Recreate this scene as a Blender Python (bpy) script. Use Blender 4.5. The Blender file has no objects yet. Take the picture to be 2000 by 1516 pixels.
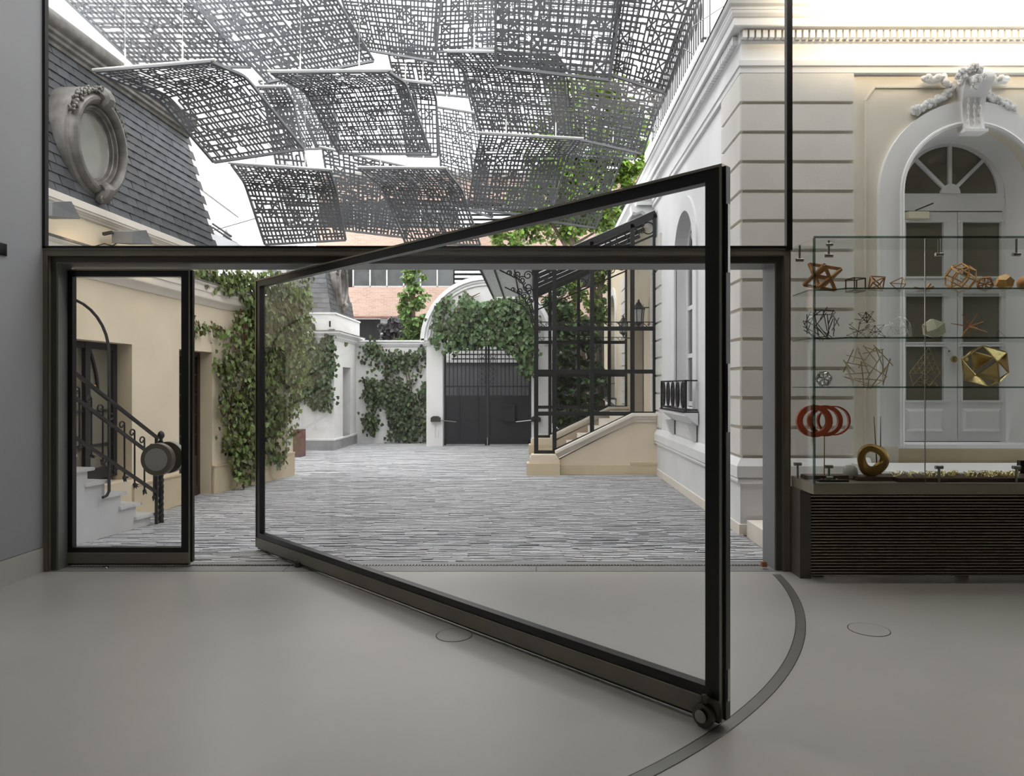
import bpy, bmesh, math, random
from mathutils import Vector, Matrix
R = math.radians
SC = bpy.context.scene
COL = SC.collection
rnd = random.Random(7)

# ------------------------------------------------------------------ camera, sky, exposure
F = 1350.0                      # focal length in pixels of the 2000 px wide frame
CX, CY = 1045.0, 755.0          # principal point
CAMZ = 1.5
cam_d = bpy.data.cameras.new('camera')
cam_d.sensor_width = 36.0
cam_d.lens = 36.0 * F / 2000.0
cam_d.shift_x = (1000.0 - CX) / 2000.0
cam_d.shift_y = (CY - 758.0) / 2000.0
cam_d.clip_end = 300
cam = bpy.data.objects.new('camera', cam_d)
cam.location = (0, 0, CAMZ)
cam.rotation_euler = (R(90), 0, 0)
COL.objects.link(cam)
SC.camera = cam

world = bpy.data.worlds.new('overcast_sky')
SC.world = world
world.use_nodes = True
wn = world.node_tree.nodes
wn['Background'].inputs['Color'].default_value = (0.97, 0.98, 1.0, 1)
wn['Background'].inputs['Strength'].default_value = 4.6

SC.view_settings.view_transform = 'Standard'
SC.view_settings.look = 'None'
SC.view_settings.exposure = 0.0
SC.view_settings.gamma = 1.0
SC.view_settings.use_curve_mapping = False
SC.cycles.transparent_max_bounces = 32
SC.cycles.max_bounces = 8
SC.cycles.diffuse_bounces = 4
SC.cycles.caustics_reflective = False
SC.cycles.caustics_refractive = False
SC.cycles.sample_clamp_indirect = 6.0

LIGHT_ROOM = 34.0      # each gallery ceiling luminaire, watts
LIGHT_CORNICE = 85.0   # warm linear uplight washing the corner house cornice
LIGHT_FLOOD = 10.0     # warm floodlights on the cream wall

def area_light(name, loc, rot, sx, sy, power, color, parent=None):
    d = bpy.data.lights.new(name, 'AREA')
    d.shape = 'RECTANGLE'; d.size = sx; d.size_y = sy
    d.energy = power; d.color = color
    o = bpy.data.objects.new(name, d)
    COL.objects.link(o)
    o.location = loc; o.rotation_euler = rot
    if parent:
        o.parent = parent
        o.location = Vector(loc) - OFF.get(parent.name, Vector())
    return o

# ------------------------------------------------------------------ helpers
OFF = {}
def P(px, py, Y):
    return Vector(((px - CX) * Y / F, Y, CAMZ - (py - CY) * Y / F))

def setp(o, label=None, cat=None, group=None, kind=None):
    if label: o['label'] = label
    if cat: o['category'] = cat
    if group: o['group'] = group
    if kind: o['kind'] = kind
    return o

def thing(name, loc, label, cat, group=None, kind=None):
    o = bpy.data.objects.new(name, None)
    o.empty_display_size = 0.1
    COL.objects.link(o)
    o.location = loc
    OFF[o.name] = Vector(loc)
    return setp(o, label, cat, group, kind)

class MB:
    def __init__(s):
        s.v = []; s.f = []
    def add(s, vs, fs):
        b = len(s.v)
        s.v.extend([tuple(p) for p in vs])
        s.f.extend([tuple(i + b for i in f) for f in fs])
        return s
    BF = [(0,3,2,1),(4,5,6,7),(0,1,5,4),(1,2,6,5),(2,3,7,6),(3,0,4,7)]
    def box(s, x0, x1, y0, y1, z0, z1, fr=None):
        vs = [(x0,y0,z0),(x1,y0,z0),(x1,y1,z0),(x0,y1,z0),(x0,y0,z1),(x1,y0,z1),(x1,y1,z1),(x0,y1,z1)]
        if fr: vs = [fr(*p) for p in vs]
        return s.add(vs, MB.BF)
    def bar(s, a, b, w, h, up=(0,0,1)):
        a = Vector(a); b = Vector(b)
        d = (b - a)
        if d.length < 1e-6: return s
        d.normalize()
        upv = Vector(up)
        x = d.cross(upv)
        if x.length < 1e-4: x = d.cross(Vector((1,0,0)))
        x.normalize(); y = x.cross(d).normalized()
        x = x * (w/2); y = y * (h/2)
        vs = [a-x-y, a+x-y, a+x+y, a-x+y, b-x-y, b+x-y, b+x+y, b-x+y]
        return s.add(vs, MB.BF)
    def tube(s, pts, r, n=8, cap=True, closed=False):
        pts = [Vector(p) for p in pts]
        m = len(pts)
        rs = r if isinstance(r, (list, tuple)) else [r]*m
        b = len(s.v)
        t0 = (pts[1]-pts[0]).normalized()
        nrm = t0.cross(Vector((0,0,1)))
        if nrm.length < 1e-3: nrm = t0.cross(Vector((1,0,0)))
        nrm.normalize()
        for i in range(m):
            if closed: t = pts[(i+1) % m] - pts[i-1]
            elif i == 0: t = pts[1]-pts[0]
            elif i == m-1: t = pts[-1]-pts[-2]
            else: t = pts[i+1]-pts[i-1]
            if t.length < 1e-9: t = t0
            t = t.normalized()
            nrm = nrm - t*nrm.dot(t)
            if nrm.length < 1e-5: nrm = t.orthogonal()
            nrm.normalize()
            bn = t.cross(nrm)
            for k in range(n):
                a = 2*math.pi*k/n
                s.v.append(tuple(pts[i] + (nrm*math.cos(a)+bn*math.sin(a))*rs[i]))
        last = m if closed else m-1
        for i in range(last):
            j = (i+1) % m
            for k in range(n):
                k2 = (k+1) % n
                s.f.append((b+i*n+k, b+i*n+k2, b+j*n+k2, b+j*n+k))
        if cap and not closed:
            s.f.append(tuple(b+k for k in range(n))[::-1])
            s.f.append(tuple(b+(m-1)*n+k for k in range(n)))
        return s
    def prism(s, poly, w0, w1, fn):
        """poly: 2-D outline; fn(a,b,w) -> world."""
        n = len(poly)
        vs = [fn(a,b,w0) for a,b in poly] + [fn(a,b,w1) for a,b in poly]
        fs = [tuple(range(n))[::-1], tuple(range(n, 2*n))]
        fs += [(i, (i+1) % n, n+(i+1) % n, n+i) for i in range(n)]
        return s.add(vs, fs)
    def ring(s, outer, inner, w0, w1, fn):
        """band between two outlines with the same number of points (open or closed alike)."""
        n = len(outer)
        vs = [fn(a,b,w0) for a,b in outer]+[fn(a,b,w0) for a,b in inner]+[fn(a,b,w1) for a,b in outer]+[fn(a,b,w1) for a,b in inner]
        fs = []
        for i in range(n):
            j = (i+1) % n
            fs += [(i,j,n+j,n+i), (2*n+i,3*n+i,3*n+j,2*n+j), (i,2*n+i,2*n+j,j), (n+i,n+j,3*n+j,3*n+i)]
        return s.add(vs, fs)
    def lathe(s, prof, c, axis=(0,0,1), n=16, sy=1.0):
        """prof: (radius, height) along axis from c."""
        ax = Vector(axis).normalized(); c = Vector(c)
        u = ax.orthogonal().normalized() if abs(ax.z) < .99 else Vector((1,0,0))
        v = ax.cross(u)
        b = len(s.v)
        for r, h in prof:
            for k in range(n):
                a = 2*math.pi*k/n
                s.v.append(tuple(c + ax*h + u*(r*math.cos(a)) + v*(r*sy*math.sin(a))))
        for i in range(len(prof)-1):
            for k in range(n):
                k2 = (k+1) % n
                s.f.append((b+i*n+k, b+i*n+k2, b+(i+1)*n+k2, b+(i+1)*n+k))
        s.f.append(tuple(b+k for k in range(n))[::-1])
        s.f.append(tuple(b+(len(prof)-1)*n+k for k in range(n)))
        return s
    def sphere(s, c, r, n=8, m=6, scale=(1,1,1)):
        c = Vector(c); b = len(s.v)
        for i in range(1, m):
            th = math.pi*i/m
            for k in range(n):
                a = 2*math.pi*k/n
                s.v.append((c.x+r*scale[0]*math.sin(th)*math.cos(a), c.y+r*scale[1]*math.sin(th)*math.sin(a), c.z+r*scale[2]*math.cos(th)))
        t = len(s.v); s.v.append((c.x,c.y,c.z+r*scale[2])); s.v.append((c.x,c.y,c.z-r*scale[2]))
        for k in range(n):
            k2 = (k+1) % n
            s.f.append((t, b+k, b+k2))
            s.f.append((t+1, b+(m-2)*n+k2, b+(m-2)*n+k))
        for i in range(m-2):
            for k in range(n):
                k2 = (k+1) % n
                s.f.append((b+i*n+k, b+(i+1)*n+k, b+(i+1)*n+k2, b+i*n+k2))
        return s
    def sweep(s, prof, path_fn, npath):
        """prof: list of (p, z); path_fn(i, p) -> (x, y)."""
        b = len(s.v); m = len(prof)
        for i in range(npath):
            for p, z in prof:
                x, y = path_fn(i, p)
                s.v.append((x, y, z))
        for i in range(npath-1):
            for k in range(m-1):
                s.f.append((b+i*m+k, b+(i+1)*m+k, b+(i+1)*m+k+1, b+i*m+k+1))
        return s
    def build(s, name, mat, parent=None, smooth=False, label=None, cat=None, group=None, kind=None, fix=True):
        me = bpy.data.meshes.new(name)
        if parent is not None:
            o3 = OFF.get(parent.name, Vector())
        else:
            xs = [p[0] for p in s.v]; ys = [p[1] for p in s.v]; zs = [p[2] for p in s.v]
            o3 = Vector(((min(xs)+max(xs))/2, (min(ys)+max(ys))/2, min(zs)))
        me.from_pydata([(p[0]-o3.x, p[1]-o3.y, p[2]-o3.z) for p in s.v], [], s.f)
        if fix and len(s.f) < 20000:
            bm = bmesh.new(); bm.from_mesh(me)
            bmesh.ops.recalc_face_normals(bm, faces=bm.faces[:])
            bm.to_mesh(me); bm.free()
        if smooth:
            me.polygons.foreach_set('use_smooth', [True]*len(me.polygons))
            try: me.set_sharp_from_angle(angle=R(38))
            except Exception: pass
        me.materials.append(MAT(mat) if isinstance(mat, str) else mat)
        o = bpy.data.objects.new(name, me)
        COL.objects.link(o)
        if parent is not None:
            o.parent = parent
            OFF[o.name] = o3
        else:
            o.location = o3
            OFF[o.name] = o3
        return setp(o, label, cat, group, kind)

def inst(src, name, parent, loc=(0,0,0), rot=(0,0,0), scale=(1,1,1)):
    """a part that shares mesh data with another"""
    o = bpy.data.objects.new(name, src)
    COL.objects.link(o)
    o.parent = parent
    o.location = Vector(loc) - OFF.get(parent.name, Vector()) if parent else loc
    o.rotation_euler = rot; o.scale = scale
    OFF[o.name] = OFF.get(parent.name, Vector()) if parent else Vector(loc)
    return o

def mesh_only(mb, name, mat):
    me = bpy.data.meshes.new(name)
    me.from_pydata(mb.v, [], mb.f)
    bm = bmesh.new(); bm.from_mesh(me); bmesh.ops.recalc_face_normals(bm, faces=bm.faces[:]); bm.to_mesh(me); bm.free()
    me.materials.append(MAT(mat))
    return me

def copy_tree(o, dx=(0,0,0), parent=None):
    c = o.copy(); COL.objects.link(c); c.parent = parent
    if parent is None:
        c.location = Vector(o.location) + Vector(dx)
        OFF[c.name] = Vector(c.location)
    for ch in o.children: copy_tree(ch, (0,0,0), c)
    return c

def arc(cx, cz, r, a0, a1, n, rz=None):
    rz = r if rz is None else rz
    return [(cx + r*math.cos(R(a0+(a1-a0)*i/n)), cz + rz*math.sin(R(a0+(a1-a0)*i/n))) for i in range(n+1)]

XZ = lambda a, b, w: (a, w, b)
YZ = lambda a, b, w: (w, a, b)
XY = lambda a, b, w: (a, b, w)

# ------------------------------------------------------------------ materials
def lin(c):
    c = c/255.0
    return c/12.92 if c <= 0.04045 else ((c+0.055)/1.055)**2.4
def rgb(t): return (lin(t[0]), lin(t[1]), lin(t[2]), 1)

MDEF = {
 # name: (srgb, roughness, metallic, variation, noise scale, bump strength, bump scale, island variation)
 'resin_floor': ((172,170,165), .32, 0, .06, 1.2, .01, 60, 0),
 'gallery_wall': ((160,162,165), .75, 0, .03, 2, .02, 80, 0),
 'skirting': ((188,188,182), .6, 0, .03, 2, 0, 0, 0),
 'ceiling_paint': ((205,205,203), .8, 0, .03, 2, 0, 0, 0),
 'reveal_grey': ((128,130,131), .5, .2, .05, 3, 0, 0, 0),
 'track_steel': ((128,127,123), .35, .4, .08, 5, 0, 0, 0),
 'disc_grey': ((186,185,180), .45, .15, .05, 6, 0, 0, 0),
 'dormer_pane': ((140,140,130), .2, 0, .15, 2, 0, 0, 0),  # pale tone stands in for the sky reflected in the pane
 'bronze': ((124,119,107), .38, .12, .12, 3, .01, 90, 0),
 'bronze_light': ((150,144,128), .3, .9, .08, 3, 0, 0, 0),
 'bronze_dark': ((86,81,72), .42, .15, .12, 3, 0, 0, 0),
 'black_frame': ((9,9,9), .35, 0, .1, 5, 0, 0, 0),
 'black_iron': ((38,37,37), .45, .3, .15, 8, .03, 60, 0),
 'gate_steel': ((44,45,47), .5, .3, .1, 4, .02, 30, 0),
 'steel': ((150,148,142), .28, 1, .06, 6, 0, 0, 0),
 'steel_dark': ((88,86,80), .35, .95, .08, 6, 0, 0, 0),
 'chrome': ((190,190,188), .14, 1, .03, 6, 0, 0, 0),
 'panel_metal': ((118,119,121), .5, .35, .1, 2, 0, 0, 0),
 'rod_white': ((215,213,206), .4, .2, .05, 5, 0, 0, 0),
 'cobble': ((180,180,181), .85, 0, .12, 9, .25, 60, .13),
 'mortar': ((140,141,144), .95, 0, .25, 12, .3, 40, 0),
 'sill_stone': ((130,130,128), .55, 0, .08, 4, .02, 60, 0),
 'cream': ((222,208,182), .85, 0, .07, 1.6, .05, 90, 0),
 'cream_base': ((206,190,160), .85, 0, .1, 3, .05, 60, 0),
 'cream_stone': ((222,206,184), .8, 0, .06, 2, .04, 60, 0),
 'cream_trim': ((226,218,206), .75, 0, .05, 3, .03, 60, 0),
 'stair_white': ((200,199,198), .8, 0, .06, 2, .04, 60, 0),
 'mansion_wall': ((224,217,202), .8, 0, .05, 1.5, .05, 70, 0),
 'mansion_block': ((214,211,205), .8, 0, .05, 2.2, .05, 70, .03),
 'mansion_white': ((224,224,224), .75, 0, .04, 2, .03, 70, 0),
 'groove': ((180,172,152), .85, 0, .05, 2, 0, 0, 0),
 'white_paint': ((226,227,228), .5, 0, .03, 4, 0, 0, 0),
 'white_plaster': ((222,221,219), .85, 0, .05, 1.3, .04, 60, 0),
 'plinth_grey': ((150,150,150), .85, 0, .12, 4, .05, 40, 0),
 'party_wall': ((236,231,224), .9, 0, .05, .5, .03, 30, 0),
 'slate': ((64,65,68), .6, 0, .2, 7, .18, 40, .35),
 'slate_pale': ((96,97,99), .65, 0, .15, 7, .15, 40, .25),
 'zinc': ((110,106,100), .42, .3, .42, 7, .12, 20, 0),
 'zinc_moss': ((118,112,98), .6, .2, .35, 18, .3, 50, 0),
 'zinc_roof': ((176,178,180), .45, .3, .1, 3, 0, 0, 0),
 'garage': ((74,74,76), .7, 0, .1, 3, 0, 0, 0),
 'brick': ((164,140,126), .9, 0, .25, 40, .2, 60, 0),
 'brick_dark': ((60,56,52), .9, 0, .2, 10, 0, 0, 0),
 'louver': ((168,168,166), .6, .1, .1, 6, 0, 0, 0),
 'dark_void': ((24,24,25), .9, 0, .1, 4, 0, 0, 0),
 'far_window': ((58,62,62), .15, 0, .25, 3, 0, 0, 0),
 'room_pane': ((112,108,94), .12, 0, .12, 1.0, 0, 0, 0),
 'wood_dark': ((52,38,30), .5, 0, .25, 9, .08, 40, 0),
 'walnut': ((82,58,44), .5, 0, .3, 14, .05, 60, 0),
 'beech': ((176,124,72), .5, 0, .2, 16, .05, 60, 0),
 'beech_pale': ((206,158,92), .5, 0, .15, 16, .05, 60, 0),
 'bamboo': ((176,156,116), .5, 0, .12, 20, 0, 0, 0),
 'brass': ((186,160,108), .22, 1, .05, 8, 0, 0, 0),
 'brass_dark': ((150,118,60), .4, .85, .2, 12, .1, 20, 0),
 'silver_wire': ((205,203,198), .2, 1, .03, 8, 0, 0, 0),
 'gold_wire': ((206,190,140), .25, 1, .05, 8, 0, 0, 0),
 'black_rod': ((30,24,22), .5, 0, .2, 10, 0, 0, 0),
 'red_lacquer': ((188,86,52), .3, 0, .08, 6, 0, 0, 0),
 'ivory_card': ((226,220,196), .6, 0, .06, 8, 0, 0, 0),
 'pale_ceramic': ((214,212,202), .35, 0, .04, 8, 0, 0, 0),
 'ivy_leaf': ((102,114,62), .36, 0, .3, 3, 0, 0, .88),
 'ivy_leaf_dark': ((80,94,62), .42, 0, .3, 3, 0, 0, .7),
 'ivy_stem': ((128,96,62), .8, 0, .3, 12, .2, 40, .2),
 'tree_leaf': ((112,136,56), .5, 0, .3, .7, 0, 0, .7),
 'tree_leaf_dark': ((84,104,64), .5, 0, .3, .7, 0, 0, .7),
 'tree_leaf_bright': ((108,134,70), .5, 0, .3, .9, 0, 0, .6),
 'purple_leaf': ((74,70,72), .5, 0, .3, .9, 0, 0, .5),
 'bark': ((96,84,68), .9, 0, .3, 10, .5, 20, 0),
 'rust_metal': ((112,82,72), .65, .3, .3, 5, .1, 20, 0),
 'ribbed_glass': ((190,192,190), .4, 0, .25, 30, .4, 60, 0),
 'lamp_glass': ((196,196,190), .3, 0, .1, 12, 0, 0, 0),
 'soil': ((70,58,46), .95, 0, .3, 10, .3, 30, 0),
 'vit_base': ((142,135,119), .4, .15, .1, 4, 0, 0, 0),
 'grille_slat': ((200,190,168), .4, .2, .05, 4, 0, 0, 0),
 'grille_dark': ((10,10,10), .8, 0, .1, 4, 0, 0, 0),
 'flood_grey': ((120,122,124), .5, .2, .08, 6, 0, 0, 0),
 'flood_dark': ((52,53,55), .5, .2, .08, 6, 0, 0, 0),
 'copper': ((176,120,84), .35, .9, .1, 8, 0, 0, 0),
}
_MATS = {}
def MAT(key):
    if key in _MATS: return _MATS[key]
    if key in GLASS: return glass(key)
    col, ro, me, var, sc, bs, bsc, isl = MDEF[key]
    m = bpy.data.materials.new(key)
    m.use_nodes = True
    nt = m.node_tree; N = nt.nodes; L = nt.links
    b = N['Principled BSDF']
    b.inputs['Roughness'].default_value = ro
    b.inputs['Metallic'].default_value = me
    tc = N.new('ShaderNodeTexCoord')
    nz = N.new('ShaderNodeTexNoise'); nz.inputs['Scale'].default_value = sc; nz.inputs['Detail'].default_value = 6
    L.new(tc.outputs['Object'], nz.inputs['Vector'])
    mr = N.new('ShaderNodeMapRange')
    mr.inputs['From Min'].default_value = .3; mr.inputs['From Max'].default_value = .7
    mr.inputs['To Min'].default_value = 1-var; mr.inputs['To Max'].default_value = 1+var
    L.new(nz.outputs['Fac'], mr.inputs['Value'])
    val = mr.outputs['Result']
    if isl:
        g = N.new('ShaderNodeNewGeometry'); oi = N.new('ShaderNodeObjectInfo')
        ad = N.new('ShaderNodeMath'); ad.operation = 'ADD'
        L.new(g.outputs['Random Per Island'], ad.inputs[0]); L.new(oi.outputs['Random'], ad.inputs[1])
        fr = N.new('ShaderNodeMath'); fr.operation = 'FRACT'; L.new(ad.outputs[0], fr.inputs[0])
        m2 = N.new('ShaderNodeMapRange')
        m2.inputs['To Min'].default_value = 1-isl; m2.inputs['To Max'].default_value = 1+isl
        L.new(fr.outputs[0], m2.inputs['Value'])
        mu = N.new('ShaderNodeMath'); mu.operation = 'MULTIPLY'
        L.new(val, mu.inputs[0]); L.new(m2.outputs['Result'], mu.inputs[1])
        val = mu.outputs[0]
    vm = N.new('ShaderNodeVectorMath'); vm.operation = 'SCALE'
    vm.inputs[0].default_value = rgb(col)[:3]
    L.new(val, vm.inputs['Scale'])
    out = vm.outputs[0]
    if 'leaf' in key:
        hs = N.new('ShaderNodeHueSaturation')
        m3 = N.new('ShaderNodeMapRange'); m3.inputs['To Min'].default_value = .46; m3.inputs['To Max'].default_value = .53
        L.new(fr.outputs[0], m3.inputs['Value']); L.new(m3.outputs['Result'], hs.inputs['Hue'])
        L.new(out, hs.inputs['Color']); out = hs.outputs['Color']
        b.inputs['Subsurface Weight'].default_value = 0
        tr = N.new('ShaderNodeBsdfTranslucent'); L.new(out, tr.inputs['Color'])
        mx = N.new('ShaderNodeMixShader'); mx.inputs['Fac'].default_value = .3
        L.new(b.outputs[0], mx.inputs[1]); L.new(tr.outputs[0], mx.inputs[2])
        L.new(mx.outputs[0], N['Material Output'].inputs['Surface'])
    if key == 'ribbed_glass':
        tr = N.new('ShaderNodeBsdfTranslucent'); L.new(out, tr.inputs['Color'])
        mx = N.new('ShaderNodeMixShader'); mx.inputs['Fac'].default_value = .45
        L.new(b.outputs[0], mx.inputs[1]); L.new(tr.outputs[0], mx.inputs[2])
        L.new(mx.outputs[0], N['Material Output'].inputs['Surface'])
    if key == 'brick':
        bt = N.new('ShaderNodeTexBrick')
        bt.inputs['Scale'].default_value = 1.0
        bt.inputs['Brick Width'].default_value = .25; bt.inputs['Row Height'].default_value = .075
        bt.inputs['Mortar Size'].default_value = .008
        bt.inputs['Color1'].default_value = (1,1,1,1); bt.inputs['Color2'].default_value = (.8,.78,.76,1); bt.inputs['Mortar'].default_value = (1.15,1.2,1.25,1)
        mp = N.new('ShaderNodeMapping'); mp.inputs['Rotation'].default_value = (R(90),0,0)
        L.new(tc.outputs['Object'], mp.inputs['Vector']); L.new(mp.outputs[0], bt.inputs['Vector'])
        v2 = N.new('ShaderNodeVectorMath'); v2.operation = 'MULTIPLY'
        L.new(out, v2.inputs[0]); L.new(bt.outputs['Color'], v2.inputs[1]); out = v2.outputs[0]
    L.new(out, b.inputs['Base Color'])
    if bs:
        n2 = N.new('ShaderNodeTexNoise'); n2.inputs['Scale'].default_value = bsc; n2.inputs['Detail'].default_value = 4
        L.new(tc.outputs['Object'], n2.inputs['Vector'])
        bp = N.new('ShaderNodeBump'); bp.inputs['Strength'].default_value = min(1, bs*2); bp.inputs['Distance'].default_value = .01
        L.new(n2.outputs['Fac'], bp.inputs['Height']); L.new(bp.outputs[0], b.inputs['Normal'])
    _MATS[key] = m
    return m

GLASS = {  # tint per face, reflection weight
 'facade_glass': ((.985,.99,.988), .55),
 'door_glass': ((.968,.97,.968), .8),
 'case_glass': ((.975,.985,.98), .5),
 'shelf_glass': ((.93,.96,.945), .7),
 'edge_glass': ((.42,.50,.47), .8),
 'porch_glass': ((.95,.95,.95), .6),
}
def glass(key):
    tint, k = GLASS[key]
    m = bpy.data.materials.new(key); m.use_nodes = True
    nt = m.node_tree; N = nt.nodes; L = nt.links
    N.remove(N['Principled BSDF'])
    tr = N.new('ShaderNodeBsdfTransparent'); tr.inputs['Color'].default_value = (*tint, 1)
    gl = N.new('ShaderNodeBsdfGlossy'); gl.inputs['Roughness'].default_value = .0
    fr = N.new('ShaderNodeFresnel')
    ge = N.new('ShaderNodeNewGeometry'); io = N.new('ShaderNodeMapRange')   # same reflectance on both faces of a thin pane
    io.inputs['To Min'].default_value = 1.45; io.inputs['To Max'].default_value = 1/1.45
    L.new(ge.outputs['Backfacing'], io.inputs['Value']); L.new(io.outputs['Result'], fr.inputs['IOR'])
    nz = N.new('ShaderNodeTexNoise'); nz.inputs['Scale'].default_value = 1.5
    mr = N.new('ShaderNodeMapRange'); mr.inputs['To Min'].default_value = .92*k; mr.inputs['To Max'].default_value = 1.08*k
    L.new(nz.outputs['Fac'], mr.inputs['Value'])
    mu = N.new('ShaderNodeMath'); mu.operation = 'MULTIPLY'
    L.new(fr.outputs[0], mu.inputs[0]); L.new(mr.outputs['Result'], mu.inputs[1])
    mx = N.new('ShaderNodeMixShader')
    L.new(mu.outputs[0], mx.inputs['Fac']); L.new(tr.outputs[0], mx.inputs[1]); L.new(gl.outputs[0], mx.inputs[2])
    L.new(mx.outputs[0], N['Material Output'].inputs['Surface'])
    _MATS[key] = m
    return m
# ================================================================== GALLERY INTERIOR
FY = 5.6
def S(name, mb, mat, label=None, cat=None, smooth=False, parent=None):
    return mb.build(name, mat, parent, smooth, label=label, cat=cat, kind='structure')

S('floor', MB().box(-4.1, 8.0, -5.0, FY, -.2, 0), 'resin_floor', 'smooth grey resin floor of the gallery', 'floor')
S('wall_left', MB().box(-4.3, -3.985, -5.0, FY+.02, .2, 6.0), 'gallery_wall', 'plain grey gallery wall beside the glazed door', 'wall')
S('baseboard_left', MB().box(-4.3, -3.98, -5.0, FY+.02, 0, .195), 'skirting', 'flush skirting board at the foot of the grey gallery wall', 'baseboard')
S('wall_right', MB().box(7.8, 8.0, -5.0, FY, 0, 6.0), 'gallery_wall', 'gallery wall out of view to one side', 'wall')
S('wall_back', MB().box(-4.3, 8.0, -5.2, -5.0, 0, 6.0), 'gallery_wall', 'gallery wall behind the viewer', 'wall')
S('ceiling', MB().box(-4.3, 8.0, -5.0, FY+.2, 6.0, 6.2), 'ceiling_paint', 'plain gallery ceiling', 'ceiling')

# ceiling luminaires (out of view, they light the gallery)
for i, (lx, ly) in enumerate(((-1.8, 4.5), (2.6, 4.5))):
    t = thing('ceiling_light', (lx, ly, 5.9), 'linear gallery ceiling light, %s' % ['nearer the door, over the swung leaf','nearer the door, over the display case','over the viewer','over the viewer, display case side'][i], 'ceiling light', 'gallery ceiling lights')
    MB().box(lx-.9, lx+.9, ly-.12, ly+.12, 5.92, 6.0).build('housing', 'white_paint', t)
    area_light('lamp', (lx, ly, 5.9), (0,0,0), 1.7, .2, LIGHT_ROOM, (1,.93,.82), t)

# dark switch plate at the very edge of the picture
MB().box(-3.985, -3.972, 5.10, 5.20, 2.48, 2.57).build('switch_plate', 'black_frame', label='small dark plate on the grey gallery wall', cat='switch plate')

# round floor boxes
for i, (px, py, r, lab) in enumerate(((1697,1230,.122,'round floor outlet cover before the display case'), (887,1241,.11,'round floor outlet cover half under the swung glass door'))):
    Y = 2025.0/(py-CY); X = (px-CX)*Y/F
    t = thing('floor_outlet', (X,Y,0), lab, 'floor outlet', 'round floor outlets')
    n = 40
    MB().ring([(X+r*math.cos(2*math.pi*k/n), Y+r*math.sin(2*math.pi*k/n)) for k in range(n)],
              [(X+(r-.004)*math.cos(2*math.pi*k/n), Y+(r-.004)*math.sin(2*math.pi*k/n)) for k in range(n)], .0, .0015, XY).build('rim', 'black_frame', t)
    MB().lathe([(r-.0045, 0), (r-.0045, .0018), (.001, .002)], (X,Y,0), n=n).build('cover', 'resin_floor', t)

# sweeping curved floor track
PVX, PVY, PVR = -1.966, 5.75, 3.898
n = 60
a0, a1 = -3.5, -75
out_ = arc(PVX, PVY, PVR+.028, a0, a1, n); in_ = arc(PVX, PVY, PVR-.028, a0, a1, n)
t = thing('floor_track', (PVX+PVR, PVY-.3, 0), 'curved steel track inlaid in the floor, following the swing of the glass door', 'floor track')
m = MB()
for i in range(n):
    m.add([(*out_[i],.0015),(*out_[i+1],.0015),(*in_[i+1],.0015),(*in_[i],.0015)], [(0,1,2,3)])
m.build('plate', 'track_steel', t)
for rr in (-.029, .029):
    a = arc(PVX, PVY, PVR+rr, a0, a1, n)
    m = MB().tube([(x,y,.001) for x,y in a], .0022, 5); m.build('edge_bead', 'steel_dark', t)

# threshold with drain slots
t = thing('threshold', (-1, 5.75, 0), 'grey stone door sill with a slotted drain along it', 'threshold', kind='structure')
for x0, x1 in ((-4.1,-2.05),(-2.046,.008),(.012,2.02)):
    MB().box(x0, x1, FY+.004, 5.765, -.05, .002).build('sill_plate', 'sill_stone', t)
MB().box(-4.1, 2.02, 5.765, 5.90, -.05, -.004).build('drain_bed', 'steel_dark', t)
m = MB()
x = -3.95
while x < 1.95:
    m.box(x, x+.012, 5.772, 5.812, -.003, .003); x += .026
m.build('drain_slot_bars', 'steel', t, kind='stuff')
MB().box(-4.1, 2.02, 5.815, 5.905, -.05, .001).build('drain_edge', 'sill_stone', t)

# ------------------------------------------------------------------ portal frame
t = thing('trim_1', (-1, FY, 0), 'stepped bronze frame around the wide glazed doorway', 'door frame', kind='structure')
zt = 2.616
def frame_ring(name, xl, xr, zt, w, y0, y1, mat):
    """inverted-U frame; the jamb beside the closed leaf is shallower"""
    m = MB()
    if name != 'rebate': m.box(xl, xl+w, y0, min(y1, FY+.20), 0, zt-w); m.box(xr-w, xr, y0, y1, 0, zt-w); m.box(xl, xr, y0, y1, zt-w, zt)
    return m.build(name, mat, t)
frame_ring('outer_band', -4.0, 2.068, zt, .058, FY-.005, FY+.32, 'bronze')
frame_ring('outer_bead', -4.0, 2.068, zt, .006, FY-.012, FY-.005, 'bronze_light')
frame_ring('step_bead', -3.948, 2.016, zt-.052, .006, FY-.012, FY+.0, 'bronze_light')
frame_ring('inner_band', -3.942, 2.01, zt-.058, .052, FY+.03, FY+.32, 'bronze_dark')
frame_ring('inner_bead', -3.894, 1.962, zt-.106, .004, FY+.024, FY+.03, 'bronze_light')
frame_ring('rebate', -3.98, 2.05, zt-.07, .06, FY+.325, FY+.40, 'reveal_grey')
frame_ring('reveal_lining', -3.891, 1.959, zt-.109, .006, FY+.031, FY+.33, 'reveal_grey')
MB().box(1.86,1.90, FY+.06, FY+.10, 0.02, .06).build('keeper', 'copper', t)

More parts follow.
